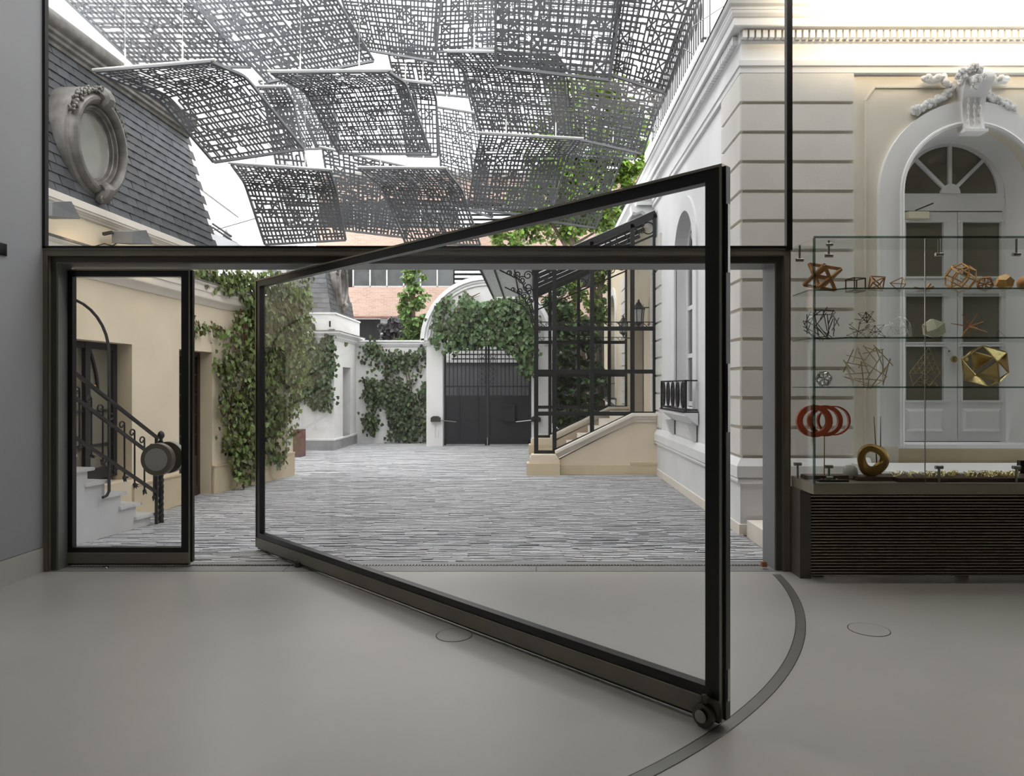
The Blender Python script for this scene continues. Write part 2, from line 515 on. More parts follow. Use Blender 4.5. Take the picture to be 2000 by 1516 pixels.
# ------------------------------------------------------------------ upper glazing
t = thing('window_1', (-1, FY, 2.62), 'large upper glazing over the doorway with thin black frame', 'window', kind='structure')
MB().box(-3.985, 2.035, FY+.012, FY+.022, 2.635, 6.0).build('pane', 'facade_glass', t)
MB().box(-4.0, 2.03, FY-.012, FY+.04, zt+.0005, zt+.022).build('bottom_frame', 'black_frame', t)
MB().box(-4.0, -3.962, FY-.012, FY+.03, zt, 6.0).build('side_frame', 'black_frame', t)
t = thing('window_2', (4, FY, 2.62), 'tall glazing behind and above the display case', 'window', kind='structure')
MB().box(2.07, 7.9, FY+.03, FY+.04, .0, 6.0).build('pane', 'facade_glass', t)
MB().box(2.03, 2.075, FY-.03, FY+.025, 2.6, 6.0).build('mullion', 'black_frame', t)
MB().box(2.026, 2.032, FY-.034, FY-.03, 2.64, 6.0).build('mullion_bead', 'bronze_dark', t)

# ------------------------------------------------------------------ side leaf (closed)
def glazed_leaf(t, X0, X1, Y, fn, zb=.03, ztop=2.475, th=.06, bl=.085, br=.075, bt=.06, bb=.16):
    """fn(s, d, z): s along the leaf, d depth from the room face"""
    m = MB()
    def bx(mm, s0, s1, d0, d1, z0, z1): mm.box(s0, s1, d0, d1, z0, z1, fr=fn)
    L = X1 - X0
    g = MB(); bx(g, bl-.01, L-br+.01, th/2-.004, th/2+.004, bb-.01, ztop-bt+.01); g.build('pane', 'door_glass', t)
    m = MB()
    bx(m, .012, bl, .004, th-.004, zb+.09, ztop-.012); bx(m, L-br, L-.012, .004, th-.004, zb+.09, ztop-.012)
    bx(m, bl, L-br, .004, th-.004, zb+.09, bb); bx(m, bl, L-br, .004, th-.004, ztop-bt, ztop-.012)
    m.build('glazing_frame', 'black_frame', t)
    m = MB(); bx(m, .012, L-.012, .0, th, zb, zb+.082); m.build('bottom_rail', 'bronze', t)
    m = MB()
    bx(m, 0, .012, -.002, th+.002, zb, ztop); bx(m, L-.012, L, -.002, th+.002, zb, ztop); bx(m, .012, L-.012, -.002, th+.002, ztop-.012, ztop)
    bx(m, .012, L-.012, -.002, .0, zb+.084, zb+.089)
    m.build('edge_band', 'bronze_light', t)
    m = MB()
    bx(m, -.014, 0, .012, th-.012, zb+.01, ztop-.01); bx(m, L, L+.014, .012, th-.012, zb+.01, ztop-.01); bx(m, 0.02, L-.02, .012, th-.012, zb-.016, zb)
    m.build('seal_strip', 'black_frame', t)

SX0, SX1, SY = -3.93, -2.865, 5.74
t = thing('door_1', ((SX0+SX1)/2, SY, 0), 'closed narrow glazed door leaf with a big round disc handle', 'door', kind='structure')
glazed_leaf(t, SX0, SX1, SY, lambda s, d, z: (SX0+s, SY+d, z))
hx, hz = -3.105, .90
k = MB().lathe([(.094,0),(.094,.004),(.13,.004),(.134,.01),(.134,.05),(.128,.056),(.03,.056),(.03,.10)], (hx, SY-.075, hz), (0,1,0), 40)
kn = k.build('disc_handle', 'bronze', t, True)
MB().lathe([(.093,0),(.093,.003)], (hx, SY-.0785, hz), (0,1,0), 40).build('disc_face', 'disc_grey', kn, True)
k = MB().lathe([(.03,0),(.03,.03),(.134,.03),(.134,.085),(.12,.09)], (hx, SY+.06, hz), (0,1,0), 40)
k.build('disc_handle', 'bronze', t, True, label='outer steel disc handle')
MB().lathe([(.03,0),(.022,.012),(.0,.014)], (-3.55, SY-.03, .0), n=12).build('floor_stop', 'chrome', t, True)

# ------------------------------------------------------------------ big pivoting leaf (swung open)
LA = Vector((-2.562, 6.335, 0)); LB = Vector((.8165, 3.02, 0))
dv = (LB-LA).normalized(); nv = Vector((-dv.y, dv.x, 0))      # towards the far side of the leaf
if nv.y < 0: nv = -nv
Llen = (LB-LA).length
def leaf(s, d, z):
    p = LA + dv*s + nv*(d-.0); return (p.x, p.y, z)
t = thing('door_2', (PVX, PVY, 0), 'huge glazed pivot door standing open, swung into the gallery', 'door', kind='structure')
glazed_leaf(t, 0, Llen, 0, leaf, bl=.075, br=.085, bt=.065, bb=.165)
wc = LB - dv*.07 - nv*.03
w = MB().lathe([(.014,-.026),(.014,-.02),(.05,-.018),(.052,-.01),(.052,.01),(.05,.016),(.03,.018),(.03,.022)], (wc.x, wc.y, .054), tuple(nv), 24)
wo = w.build('floor_roller', 'steel_dark', t, True)
MB().lathe([(.028,0),(.028,.006),(.02,.008)], tuple(wc - nv*.026 + Vector((0,0,.054))), tuple(-nv), 20).build('hub', 'steel', wo, True)
MB().bar(wc + Vector((0,0,.05)), wc + Vector((0,0,.14)), .02, .02).build('roller_bracket', 'steel_dark', t)
# lock hardware in the free edge
m = MB(); m.box(Llen+.013, Llen+.018, .02, .04, .12, .26, fr=leaf); m.box(Llen+.013, Llen+.018, .02, .04, 2.0, 2.3, fr=leaf); m.box(Llen+.013, Llen+.018, .02, .04, 1.3, 1.6, fr=leaf)
m.build('lock_plate', 'steel', t)
m = MB(); m.lathe([(.035,0),(.035,.04)], (PVX, PVY, 0), n=16); m.build('pivot', 'steel_dark', t)
# ================================================================== DISPLAY CASE
CX0, CYF, CYB, CXE = 2.085, 5.175, 5.625, 6.6
ZB, ZT = .774, 2.612
t = thing('display_case', (4.2, 5.4, .1), 'wall-hung glass display case with glass shelves over a louvred grille', 'display case')
m = MB(); m.prism([(CX0,CYF),(CXE,CYF),(CXE,CYB),(CX0,CYB)], ZB-.083, ZB, XY); m.build('base_slab', 'vit_base', t)
MB().box(CX0+.004, CXE, CYF-.001, CYF, ZB-.006, ZB-.001).build('base_bead', 'bronze_light', t)
MB().box(CX0, 2.92, CYF, CYF+.008, ZB, ZT).build('front_pane', 'case_glass', t)
MB().box(2.9225, CXE, CYF, CYF+.008, ZB, ZT).build('front_pane', 'case_glass', t)
MB().box(2.9195, 2.923, CYF-.001, CYF+.009, ZB, ZT-.01).build('pane_joint', 'steel', t)
MB().box(CX0, CX0+.008, CYF+.01, CYB, ZB, ZT).build('side_pane', 'case_glass', t)
MB().box(CX0-.002, CX0+.014, CYF-.003, CYF+.012, ZB, ZT).build('corner_edge', 'edge_glass', t)
MB().box(CX0, CXE, CYF, CYB, ZT, ZT+.012).build('top_pane', 'case_glass', t)
MB().box(CX0, CXE, CYF-.003, CYF, ZT-.002, ZT+.014).build('top_edge', 'edge_glass', t)
SH = [1.5-.012, 1.872-.012, 2.243-.012]
for z in SH:
    sh = MB().prism([(CX0+.012,CYB),(CX0+.012,5.287),(2.27,5.287),(2.337,5.195),(CXE-.01,5.195),(CXE-.01,CYB)], z, z+.012, XY).build('shelf', 'shelf_glass', t)
    e = MB()
    e.bar((CX0+.014,5.29,z+.006),(CX0+.014,CYB,z+.006),.012,.004); e.bar((CX0+.014,5.286,z+.006),(2.27,5.286,z+.006),.004,.012)
    e.bar((2.27,5.286,z+.006),(2.337,5.194,z+.006),.004,.012); e.bar((2.337,5.194,z+.006),(CXE-.01,5.194,z+.006),.004,.012)
    e.build('polished_edge', 'edge_glass', sh)
# clamps
def clamp(x, y, z, up, two=False):
    m = MB(); d = 1 if up else -1
    m.tube([(x,y,z),(x,y,z+d*.115)], .009, 10)
    m.tube([(x-.028,y-.0,z+d*.115),(x+.028,y-.0,z+d*.115)], .014, 12)
    if two: m.tube([(x-.02,y,z+d*.03),(x+.026,y-.01,z+d*.03)], .012, 12)
    m.build('clamp', 'steel', t, True)
for px, yy, two in ((1558,5.45,False),(1619,5.27,True),(1834,5.22,False),(1985,5.22,False)):
    clamp((px-CX)*yy/F, yy, ZB, True, two)
    clamp((px-CX+(4 if px<1600 else 0))*yy/F, yy, ZT, False, two)
# grille
m = MB().box(2.14, CXE, 5.49, 5.62, .02, .685); m.build('grille_back', 'grille_dark', t)
MB().box(2.07, 2.155, 5.40, 5.62, .0, .69).build('grille_side', 'bronze_dark', t)
m = MB(); m.box(2.15, 2.157, 5.43, 5.485, .012, .64); m.box(2.157, CXE, 5.43, 5.485, .632, .64); m.box(2.157, CXE, 5.43, 5.485, .012, .02)
m.build('grille_frame', 'grille_slat', t)
sl = None
for i in range(25):
    z = .034 + i*.0238
    if sl is None:
        o = MB().box(2.157, CXE, 5.43, 5.487, z, z+.006).build('slat', 'grille_slat', t); sl = o
    else:
        c = inst(sl.data, 'slat', t); c.location = (0, 0, i*.0238)
for x in (2.25, 3.4, 4.6, 5.8): MB().box(x, x+.02, 5.45, 5.6, 0, .02).build('foot', 'bronze_dark', t)

# ------------------------------------------------------------------ exhibits
PHI = (1+5**.5)/2
def rotv(vs, e):
    from mathutils import Euler
    mt = Euler([R(a) for a in e]).to_matrix()
    return [mt @ Vector(v) for v in vs]
def scaled(vs, r):
    k = max(Vector(v).length for v in vs)
    return [Vector(v)*(r/k) for v in vs]
def edges(vs, tol=1.06):
    d = [(i,j,(vs[i]-vs[j]).length) for i in range(len(vs)) for j in range(i)]
    mn = min(x[2] for x in d)
    return [(i,j) for i,j,l in d if l < mn*tol]
def seat(vs, x, y, z):
    mz = min(v.z for v in vs)
    return [v + Vector((x, y, z-mz)) for v in vs]
TET = [Vector(v) for v in ((1,1,1),(-1,-1,1),(-1,1,-1),(1,-1,-1))]
CUBE = [Vector((a,b,c)) for a in (-1,1) for b in (-1,1) for c in (-1,1)]
OCT = [Vector(v) for v in ((1,0,0),(-1,0,0),(0,1,0),(0,-1,0),(0,0,1),(0,0,-1))]
ICO = [Vector(v) for a in (-1,1) for b in (-PHI,PHI) for v in ((0,a,b),(a,b,0),(b,0,a))]
DOD = CUBE + [Vector(v) for a in (-1/PHI,1/PHI) for b in (-PHI,PHI) for v in ((0,a,b),(a,b,0),(b,0,a))]
RCO = []
q = 1+2**.5
for s1 in (-1,1):
    for s2 in (-1,1):
        for s3 in (-1,1):
            RCO += [Vector((s1*q,s2,s3)), Vector((s1,s2*q,s3)), Vector((s1,s2,s3*q))]
CUBOCT = [Vector(v) for a in (-1,1) for b in (-1,1) for v in ((a,b,0),(a,0,b),(0,a,b))]
def hull(vs):
    bm = bmesh.new()
    for v in vs: bm.verts.new(v)
    r = bmesh.ops.convex_hull(bm, input=bm.verts[:])
    bmesh.ops.dissolve_limit(bm, angle_limit=R(2), verts=bm.verts[:], edges=bm.edges[:])
    bm.verts.index_update(); bm.faces.ensure_lookup_table()
    m = MB(); m.add([v.co.copy() for v in bm.verts], [tuple(v.index for v in f.verts) for f in bm.faces])
    bm.free(); return m
def frame_of(vs, es, w):
    m = MB(); c = sum(vs, Vector())/len(vs)
    for i,j in es:
        m.bar(vs[i], vs[j], w, w, up=((vs[i]+vs[j])/2-c))
    for v in vs: m.sphere(v, w*.62, 6, 4)
    return m
def X_(px, y): return (px-CX)*y/F
G = 'geometric models in the display case'
def ex(name, mb, mat, label, smooth=False, cat='geometric model'):
    return mb.build(name, mat, label=label, cat=cat, group=G, smooth=smooth)
s1, s2, s3, s0 = SH[2]+.0125, SH[1]+.0125, SH[0]+.0125, ZB+.001
y = 5.40
# shelf 1: wood
x = X_(1606,y)
v1 = scaled(rotv(TET,(12,8,20)), .145); v2 = [-v for v in v1]
al = seat(v1+v2, x, y, s1)
m = MB(); c = sum(al, Vector())/8
for grp in (al[:4], al[4:]):
    for i in range(4):
        for j in range(i): m.bar(grp[i], grp[j], .016, .024, up=((grp[i]+grp[j])/2-c))
oc = [(al[0]+al[1])/2, (al[0]+al[2])/2, (al[0]+al[3])/2, (al[1]+al[2])/2, (al[1]+al[3])/2, (al[2]+al[3])/2]
for i in range(6):
    for j in range(i):
        if (oc[i]-oc[j]).length < .13: m.bar(oc[i], oc[j], .02, .012, up=((oc[i]+oc[j])/2-c))
ex('star_polyhedron', m, 'beech', 'spiky wooden star polyhedron on the top shelf')
vs = seat(scaled(rotv(CUBE,(0,0,14)), .085), X_(1671,y), y, s1); ex('cube_frame', frame_of(vs, edges(vs), .009), 'walnut', 'small dark wooden cube frame on the top shelf')
vs = seat(scaled(rotv(OCT,(54.7,0,45)), .075), X_(1712,y), y, s1); ex('octahedron_frame', frame_of(vs, edges(vs), .009), 'beech', 'small wooden octahedron frame between cube and pyramid frames')
vs = seat(scaled(rotv(TET,(54.7,0,45)), .07), X_(1757,y), y, s1)
ex('pyramid_frame', frame_of(vs, edges(vs), .006), 'beech', 'small thin wooden pyramid frame on the top shelf')
m = MB(); x = X_(1808,y)
m.bar((x-.09,y,s1+.03),(x+.03,y+.02,s1+.008),.012,.012); m.bar((x-.01,y-.02,s1+.01),(x+.035,y,s1+.06),.014,.014); m.bar((x+.01,y+.03,s1+.008),(x+.06,y-.01,s1+.036),.012,.012); m.bar((x-.05,y+.03,s1+.006),(x+.05,y+.03,s1+.006),.011,.011)
ex('stick_cross', m, 'beech', 'low crossed wooden sticks on the top shelf')
vs = seat(scaled(rotv(RCO,(38,10,22)), .112), X_(1876,y), y, s1); ex('rhombic_frame', frame_of(vs, edges(vs), .009), 'beech_pale', 'large open wooden frame of squares and triangles on the top shelf')
vs = seat(scaled(rotv(ICO,(15,10,5)), .062), X_(1924,y), y, s1); ex('icosahedron_frame', frame_of(vs, edges(vs), .009), 'beech', 'small low wooden frame of triangles beside the solid block')
vs = seat(scaled(rotv(DOD,(31.7,0,10)), .068), X_(1962,y), y, s1); ex('dodecahedron', hull(vs), 'beech_pale', 'solid pale wooden polyhedron with five-sided faces')
ex('wooden_ball', MB().sphere((X_(2004,y), y, s1+.062), .062, 20, 12), 'beech', 'turned wooden ball cut by the edge of the picture', True)
# shelf 2
def sphere_sticks(n, r, ln, rad, c, seed):
    rr = random.Random(seed); m = MB(); c = Vector(c)
    for i in range(n):
        zz = 1-2*(i+.5)/n; a = i*2.39996; q = (1-zz*zz)**.5
        d = Vector((q*math.cos(a), q*math.sin(a), zz))
        tg = d.orthogonal().normalized(); tg.rotate(Matrix.Rotation(rr.uniform(0,6.28), 3, d))
        m.tube([c+d*r*.88-tg*ln/2, c+d*r*.88+tg*ln/2], rad, 5)
    return m
ex('rod_nest', sphere_sticks(34, .125, .155, .0035, (X_(1604,y),y,s2+.118), 3), 'black_rod', 'dark ball-shaped nest of crossed rods on the middle shelf')
rr = random.Random(5); m = MB()
cs = [Vector((X_(1676,y),y,s2+.06)), Vector((X_(1712,y),y+.02,s2+.055)), Vector((X_(1690,y),y-.02,s2+.165))]
for c in cs:
    vs = [v+c for v in scaled(rotv(ICO if c is cs[0] else OCT+CUBE,(rr.uniform(0,90),rr.uniform(0,90),0)), .085 if c is not cs[2] else .07)]
    for v in vs: v.z = max(v.z, s2+.003)
    for v in vs: m.tube([c, v], .0018, 4)
    for i,j in edges(vs, 1.2): m.tube([vs[i], vs[j]], .0012, 4)
    for v in vs[:6]: m.sphere(v, .0045, 6, 4)
tw = ex('wire_tower', m, 'black_rod', 'tall cluster of black wire cells with silver tubes')
for a, b in (((1668,.15),(1682,.145)),((1657,.085),(1668,.07)),((1692,.095),(1698,.11)),((1661,.105),(1665,.125)),((1684,.06),(1692,.072))):
    MB().tube([(X_(a[0],y-.03),y-.03,s2+a[1]),(X_(b[0],y-.03),y-.03,s2+b[1])], .0042, 8).build('silver_tube', 'silver_wire', tw)
m = MB()
for i in range(11):
    cx = X_(1740+i*4,y)+rr.uniform(-.02,.02); rad = rr.uniform(.035,.07); cz = s2+rad+.002+rr.uniform(0,.05)*(1 if 2<i<9 else .2)
    ax = Vector((rr.uniform(-1,1),rr.uniform(-1,1),rr.uniform(-.5,.5))).normalized(); u = ax.orthogonal().normalized(); v = ax.cross(u)
    m.tube([Vector((cx,y,cz))+u*rad*math.cos(2*math.pi*k/20)+v*rad*math.sin(2*math.pi*k/20) for k in range(20)], .0011, 4, closed=True)
ex('wire_loop_cluster', m, 'silver_wire', 'delicate cluster of thin silver wire loops')
vs = seat(scaled(rotv(CUBOCT,(18,12,30)), .09), X_(1824,y), y, s2)
hm = hull(vs); m = MB(); c = sum(vs, Vector())/len(vs)
for f in hm.f:
    pts = [Vector(hm.v[i]) for i in f]; fc = sum(pts, Vector())/len(pts)
    k = .93 if len(f) == 3 else .55
    if len(f) == 3: m.add([fc+(p-fc)*.99 for p in pts], [(0,1,2)])
    else:
        m.add([fc+(pts[0]-fc), fc+(pts[1]-fc), fc+(pts[2]-fc)*.96], [(0,1,2)])
        m.add([fc+(pts[0]-fc)*.98, fc+(pts[3]-fc)*.7, fc+(pts[2]-fc)*.4], [(0,1,2)])
me_ = ex('folded_polyhedron', m, 'ivory_card', 'ivory folded card polyhedron with slit openings')
sm = me_.modifiers.new('sheet', 'SOLIDIFY'); sm.thickness = .0025
m = MB(); c = Vector((X_(1893,y),y,s2+.095))
for d, l in (((-.5,.1,1),.11),((.55,-.1,1),.12),((-1,.1,.2),.14),((1,.2,-.25),.17),((.8,-.6,.35),.1),((-.8,-.5,-.55),.11),((-.6,.2,-1),.11),((.45,.3,-1),.1),((.1,-.9,-.2),.09)):
    d = Vector(d).normalized(); e = c+d*l
    if e.z < s2+.003: e = c+d*l*((c.z-s2-.003)/(c.z-e.z))
    m.tube([c, e], [.006,.0025], 6)
ex('burst_star', m, 'copper', 'copper starburst of tapering rods on the middle shelf')
vs = [Vector((X_(1942,y),y,s2+.003)), Vector((X_(1951,y),y+.01,s2+.068)), Vector((X_(1968,y),y,s2+.003)), Vector((X_(1955,y),y+.07,s2+.003))]
ex('wire_pyramid', frame_of(vs, [(i,j) for i in range(4) for j in range(i)], .002), 'black_rod', 'tiny black wire pyramid at the end of the middle shelf')
# shelf 3
c = (X_(1609,y),y,s3+.06); vs = [v+Vector(c) for v in scaled(rotv(DOD,(10,20,0)), .058)]
m = MB()
for i,j in edges(vs): m.bar(vs[i], vs[j], .009, .009, up=((vs[i]+vs[j])/2-Vector(c)))
for v in vs: m.sphere(v, .0095, 8, 5)
ex('silver_ball', m, 'chrome', 'small shiny openwork silver ball on the lowest glass shelf')
ex('bamboo_nest', sphere_sticks(30, 0.165, .21, .004, (X_(1694,y),y,s3+.148), 11), 'bamboo', 'large pale nest of bamboo sticks on the lowest glass shelf')
m = MB(); yy = 5.42
def tri_lattice(m, apex, bl, br, n, w=.0045):
    A, B, C = [Vector(p) for p in (apex, bl, br)]
    for i in range(n+1):
        f = i/n
        m.bar(A.lerp(B,f), A.lerp(C,f), w, w, up=(0,1,0))
        m.bar(B.lerp(A,f), B.lerp(C,f) , w, w, up=(0,1,0)); m.bar(C.lerp(A,f), C.lerp(B,f), w, w, up=(0,1,0))
ap = P(1814,680,yy); bl = P(1776,729,yy-.06); br = P(1836,729,yy-.06)
tri_lattice(m, ap, bl, br, 5)
b2 = (X_(1782,yy), yy, s3+.003); c2 = (X_(1835,yy), yy+.02, s3+.003)
tri_lattice(m, P(1806,728,yy-.04), b2, c2, 3)
for p in (bl, br): m.bar(p, (p.x*.5+ap.x*.5, yy+.05, s3+.003), .004, .004)
ex('lattice_pyramid', m, 'bamboo', 'pale stepped pyramid of little bamboo triangles')
vs = seat(scaled(rotv(CUBOCT,(5,20,38)), .175), X_(1924,y), y, s3)
hm = hull(vs); m = MB()
for f in hm.f:
    if len(f) == 3: m.add([hm.v[i] for i in f], [(0,1,2)])
for i,j in edges(vs): m.bar(vs[i], vs[j], .007, .007, up=((vs[i]+vs[j])/2-Vector((X_(1924,y),y,s3+.12))))
ex('brass_polyhedron', m, 'brass', 'gleaming brass polyhedron with open square faces')
# base level
t2 = thing('ring_sculpture', (X_(1610,5.42),5.42,s0), 'red lacquered sculpture of three linked rings on a thin rod', 'sculpture')
zc = P(1600,822,5.42).z
for px, ro, ri, yy in ((1590,.140,.093,5.38),(1611,.136,.101,5.42),(1628,.130,.115,5.46)):
    n = 40; xx = X_(px,yy); zz = zc
    MB().ring([(xx+ro*math.cos(2*math.pi*k/n), zz+.9*ro*math.sin(2*math.pi*k/n)) for k in range(n)], [(xx+ri*math.cos(2*math.pi*k/n), zz+.93*ri*math.sin(2*math.pi*k/n)) for k in range(n)], yy-.016, yy+.016, XZ).build('ring', 'red_lacquer', t2)
MB().tube([(X_(1610,5.42),5.42,s0+.028),(X_(1610,5.42),5.42,zc-.115)], .004, 8).build('rod', 'brass_dark', t2)
MB().box(X_(1568,5.45), X_(1650,5.45), 5.38, 5.5, s0, s0+.03).build('base', 'walnut', t2)
t2 = thing('small_tray', (X_(1625,5.28),5.28,s0), 'low black tray of tiny objects below the red rings', 'tray')
MB().box(X_(1597,5.28), X_(1655,5.28), 5.25, 5.31, s0, s0+.012).build('tray', 'black_frame', t2)
for i, px in enumerate((1605,1612,1619,1634)):
    MB().sphere((X_(px,5.28),5.28,s0+.016), .008, 8, 5, (1.2,1,.7)).build('bead', ['steel','steel','silver_wire','pale_ceramic'][i], t2, True)
vx = X_(1661,5.42)
MB().lathe([(.022,0),(.045,.012),(.056,.045),(.052,.08),(.036,.102),(.03,.106),(.026,.1),(.04,.07)], (vx,5.42,s0), n=24).build('round_vase', 'pale_ceramic', label='small round pale ceramic vase behind the golden ring', cat='vase', smooth=True)
# twisted golden ring on walnut board
gx = X_(1704,5.36); gy = 5.36; gz = s0+.03+.13
m = MB(); n, kk = 40, 10; b = []
for i in range(n):
    a = 2*math.pi*i/n; tw = a*.5+.6
    rm = .090 + .006*math.sin(3*a+1)
    for k in range(kk):
        q = 2*math.pi*k/kk
        w, h = .040*math.cos(q), .031*math.sin(q)
        sq = 1.0/max(abs(math.cos(q)), abs(math.sin(q)))**.45
        w *= sq; h *= sq
        rr_ = rm + w*math.cos(tw) - h*math.sin(tw); yy_ = w*math.sin(tw) + h*math.cos(tw)
        m.v.append((gx+rr_*math.cos(a), gy+yy_, gz+rr_*math.sin(a)))
for i in range(n):
    for k in range(kk):
        o_ = kk//2 if i == n-1 else 0      # half-turn twist closes on the opposite side
        m.f.append((i*kk+k, i*kk+(k+1)%kk, ((i+1)%n)*kk+(k+1+o_)%kk, ((i+1)%n)*kk+(k+o_)%kk))
t2 = thing('golden_ring', (gx,gy,s0), 'faceted golden ring sculpture on a walnut board', 'sculpture')
m.build('ring', 'brass_dark', t2, True)
MB().box(gx-.145, gx+.15, gy-.06, gy+.1, s0, s0+.03).build('base', 'walnut', t2)
m = MB(); m.tube([P(1707,813,5.5), (X_(1714,5.5),5.5,s0+.004)], [.002,.006], 6); m.tube([P(1720,814,5.5), (X_(1720,5.5),5.5,s0+.004)], [.002,.006], 6); m.bar((X_(1713,5.5),5.5,s0+.06),(X_(1720,5.5),5.5,s0+.06),.004,.004)
m.build('pointed_rods', 'black_rod', label='pair of thin black pointed rods behind the golden ring', cat='sculpture')
# row of wire knots on a long board
bx0 = X_(1746,5.3)
MB().box(bx0, 6.4, 5.235, 5.52, s0, s0+.03).build('display_board', 'walnut', label='long walnut board under the wire knots', cat='board')
for i in range(9):
    m = MB(); px = 1752+i*29; rr = random.Random(20+i)
    for k in range(2+min(i,5)):
        pts = []
        c = Vector((X_(px,5.32)+rr.uniform(-.02,.02), 5.32+rr.uniform(-.03,.05), s0+.052))
        a0_ = rr.uniform(0,6); ra = rr.uniform(.03,.055)
        for q in range(26):
            a = a0_ + q*.42
            pts.append(c + Vector((ra*math.cos(a)*(1+.3*math.sin(2.3*a)), ra*.9*math.sin(a*1.15), .018*math.sin(1.7*a+a0_))))
        m.tube(pts, .0022, 5)
    m.build('wire_knot', 'gold_wire', label='tangle of golden wire on the walnut board, %s from the golden ring' % ['first','second','third','fourth','fifth','sixth','seventh','eighth','ninth'][i], cat='sculpture', group='golden wire tangles')
MB().box(X_(1991,5.54), X_(2060,5.54), 5.53, 5.57, s0, s0+.13).build('dark_block', 'wood_dark', label='dark wooden block behind the wire tangles, cut by the picture edge', cat='block')
# ================================================================== CREAM CORNER MANSION (beyond the glass, to one side)
MX, MY = 2.1, 7.0
mn = thing('corner_mansion', (4.5, 9.0, 0), 'cream stucco mansion with rusticated corner, dentil cornice and arched doorway', 'building')
AC, AZ, AR = 4.386, 3.444, .705            # arch centre, spring height, inner radius
WE = 8.6
# front wall with arched opening
op = arc(AC, AZ, AR, 180, 0, 24)
poly = [(MX,0),(AC-AR,0)] + op + [(AC+AR,0),(WE,0),(WE,4.70),(MX,4.70)]
wall = MB().prism(poly, MY, MY+.3, XZ).build('front_wall', 'mansion_wall', mn)
MB().box(AC-AR, AC+AR, MY+.005, MY+.3, 0, .875).build('door_dado', 'cream_base', wall)
MB().box(AC-AR-.02, AC+AR+.02, MY-.03, MY+.3, .875, .915).build('door_sill', 'mansion_white', wall)
# side wall with two arched windows, running back along the court
W1, WZ, WR = 9.7, 3.35, .60
def win_open(yc): return [(yc-WR, 1.20)] + arc(yc, WZ, WR, 180, 0, 16) + [(yc+WR, 1.20)]
poly = [(MY+.3,0),(W1-WR,0)] + win_open(W1) + [(W1+WR,0),(12.6,0),(12.6,4.70),(MY+.3,4.70)]
side = MB().prism(poly, MX, MX+.3, YZ).build('side_wall', 'mansion_white', mn)
MB().box(MX+.005, MX+.3, W1-WR, W1+WR, 0, 1.20).build('window_apron', 'mansion_white', side)
# further stretch of the side wall behind the porch
W2 = 18.6
poly = [(12.6,0),(13.35,0),(13.35,1.1),(13.35,3.1),(14.75,3.1),(14.75,0),(W2-WR,0)] + win_open(W2) + [(W2+WR,0),(21,0),(21,4.70),(12.6,4.70)]
side2 = MB().prism(poly, MX, MX+.3, YZ).build('side_wall', 'cream', mn)
MB().box(MX+.2, MX+.26, 13.35, 14.75, 0, 3.1).build('porch_doorway', 'dark_void', side2)
MB().box(MX+.005, MX+.3, W2-WR, W2+WR, 0, 1.20).build('window_apron', 'mansion_white', side2)
# body behind so that no light leaks through
MB().box(MX+.32, WE, 7.6, 21, 0, 4.9).build('core', 'dark_void', mn)

# quoin blocks
g0, gp, gh = 4.362, .2977, .036
tops = [4.665] + [g0 - gp*k - gh/2 for k in range(13)]
for k in range(13):
    zt_, zb_ = tops[k], g0 - gp*k + gh/2
    b = .012
    def block(x0,x1,y0,y1,z0,z1):
        m = MB()
        m.add([(x0+b,y0,z0),(x1,y0,z0),(x1,y0,z1),(x0+b,y0,z1),(x0,y0+b,z0),(x0,y1,z0),(x0,y1,z1),(x0,y0+b,z1),(x1,MY+.02,z0),(x1,MY+.02,z1),(MX+.02,y1,z0),(MX+.02,y1,z1)],
              [(0,1,2,3),(4,0,3,7),(5,4,7,6),(1,8,9,2),(10,5,6,11),(3,2,9,11,6,7),(0,4,5,10,8,1)])
        return m
    block(MX-.032, MX+1.115, MY-.032, MY+.68, zb_, zt_).build('quoin_block', 'mansion_block', wall)
# rusticated strip where the porch meets the wall
for k in range(2, 13):
    zt_, zb_ = tops[k], g0 - gp*k + gh/2
    MB().box(MX-.032, MX+.02, 11.45, 12.3, zb_, zt_).build('quoin_block', 'mansion_block', side)
    MB().box(MX-.032, MX+.02, 15.9, 16.7, zb_, zt_).build('quoin_block', 'mansion_block', side2)
# base course
prof = [(.0,0),(.035,0),(.035,.11),(.03,.115),(.03,.52),(.045,.525),(.065,.535),(.07,.555),(.06,.572),(.045,.58),(.075,.585),(.075,.70),(.03,.775),(0,.78)]
def path_base(i, p): return [(MX-p, 21.0), (MX-p, MY-p), (AC-AR-.3, MY-p)][i]
MB().sweep(prof, path_base, 3).build('base_course', 'mansion_white', mn, False)
prof2 = [(.0,0),(.04,0),(.04,.11),(0,.112)]
MB().sweep([(p+.004,z) for p,z in prof2], path_base, 3).build('foot_course', 'cream_trim', mn)
# cornice
prof = [(0,4.655),(.035,4.663),(.035,4.72),(.04,4.725),(.05,4.73),(.05,4.785),(.03,4.795),(.012,4.80),(.012,4.965),(.02,4.975),(.03,4.98),(.03,5.075),(.05,5.085),(.115,5.09),(.12,5.10),(.12,5.17),(.13,5.18),(.145,5.21),(.15,5.235),(.155,5.24),(.155,5.265),(.18,5.285),(.19,5.31),(.19,5.325),(-.4,5.36)]
def path_c(i, p): return [(MX-p, 21.0), (MX-p, MY-p), (WE, MY-p)][i]
cor = MB().sweep(prof, path_c, 3).build('cornice', 'mansion_white', mn)
MB().box(MX-.2, MX-.17, MY-.19, 21, 5.325, 5.333).build('drip_edge', 'black_iron', cor)
dm = None
x = MX-.02
i = 0
while x < 5.3:
    if dm is None:
        dm = mesh_only(MB().box(0,.046,0,.06,0,.072), 'dentil', 'mansion_white')
    inst(dm, 'dentil', cor, (x, MY-.085, 4.996)); x += .0675
m = MB(); y_ = MY+.05
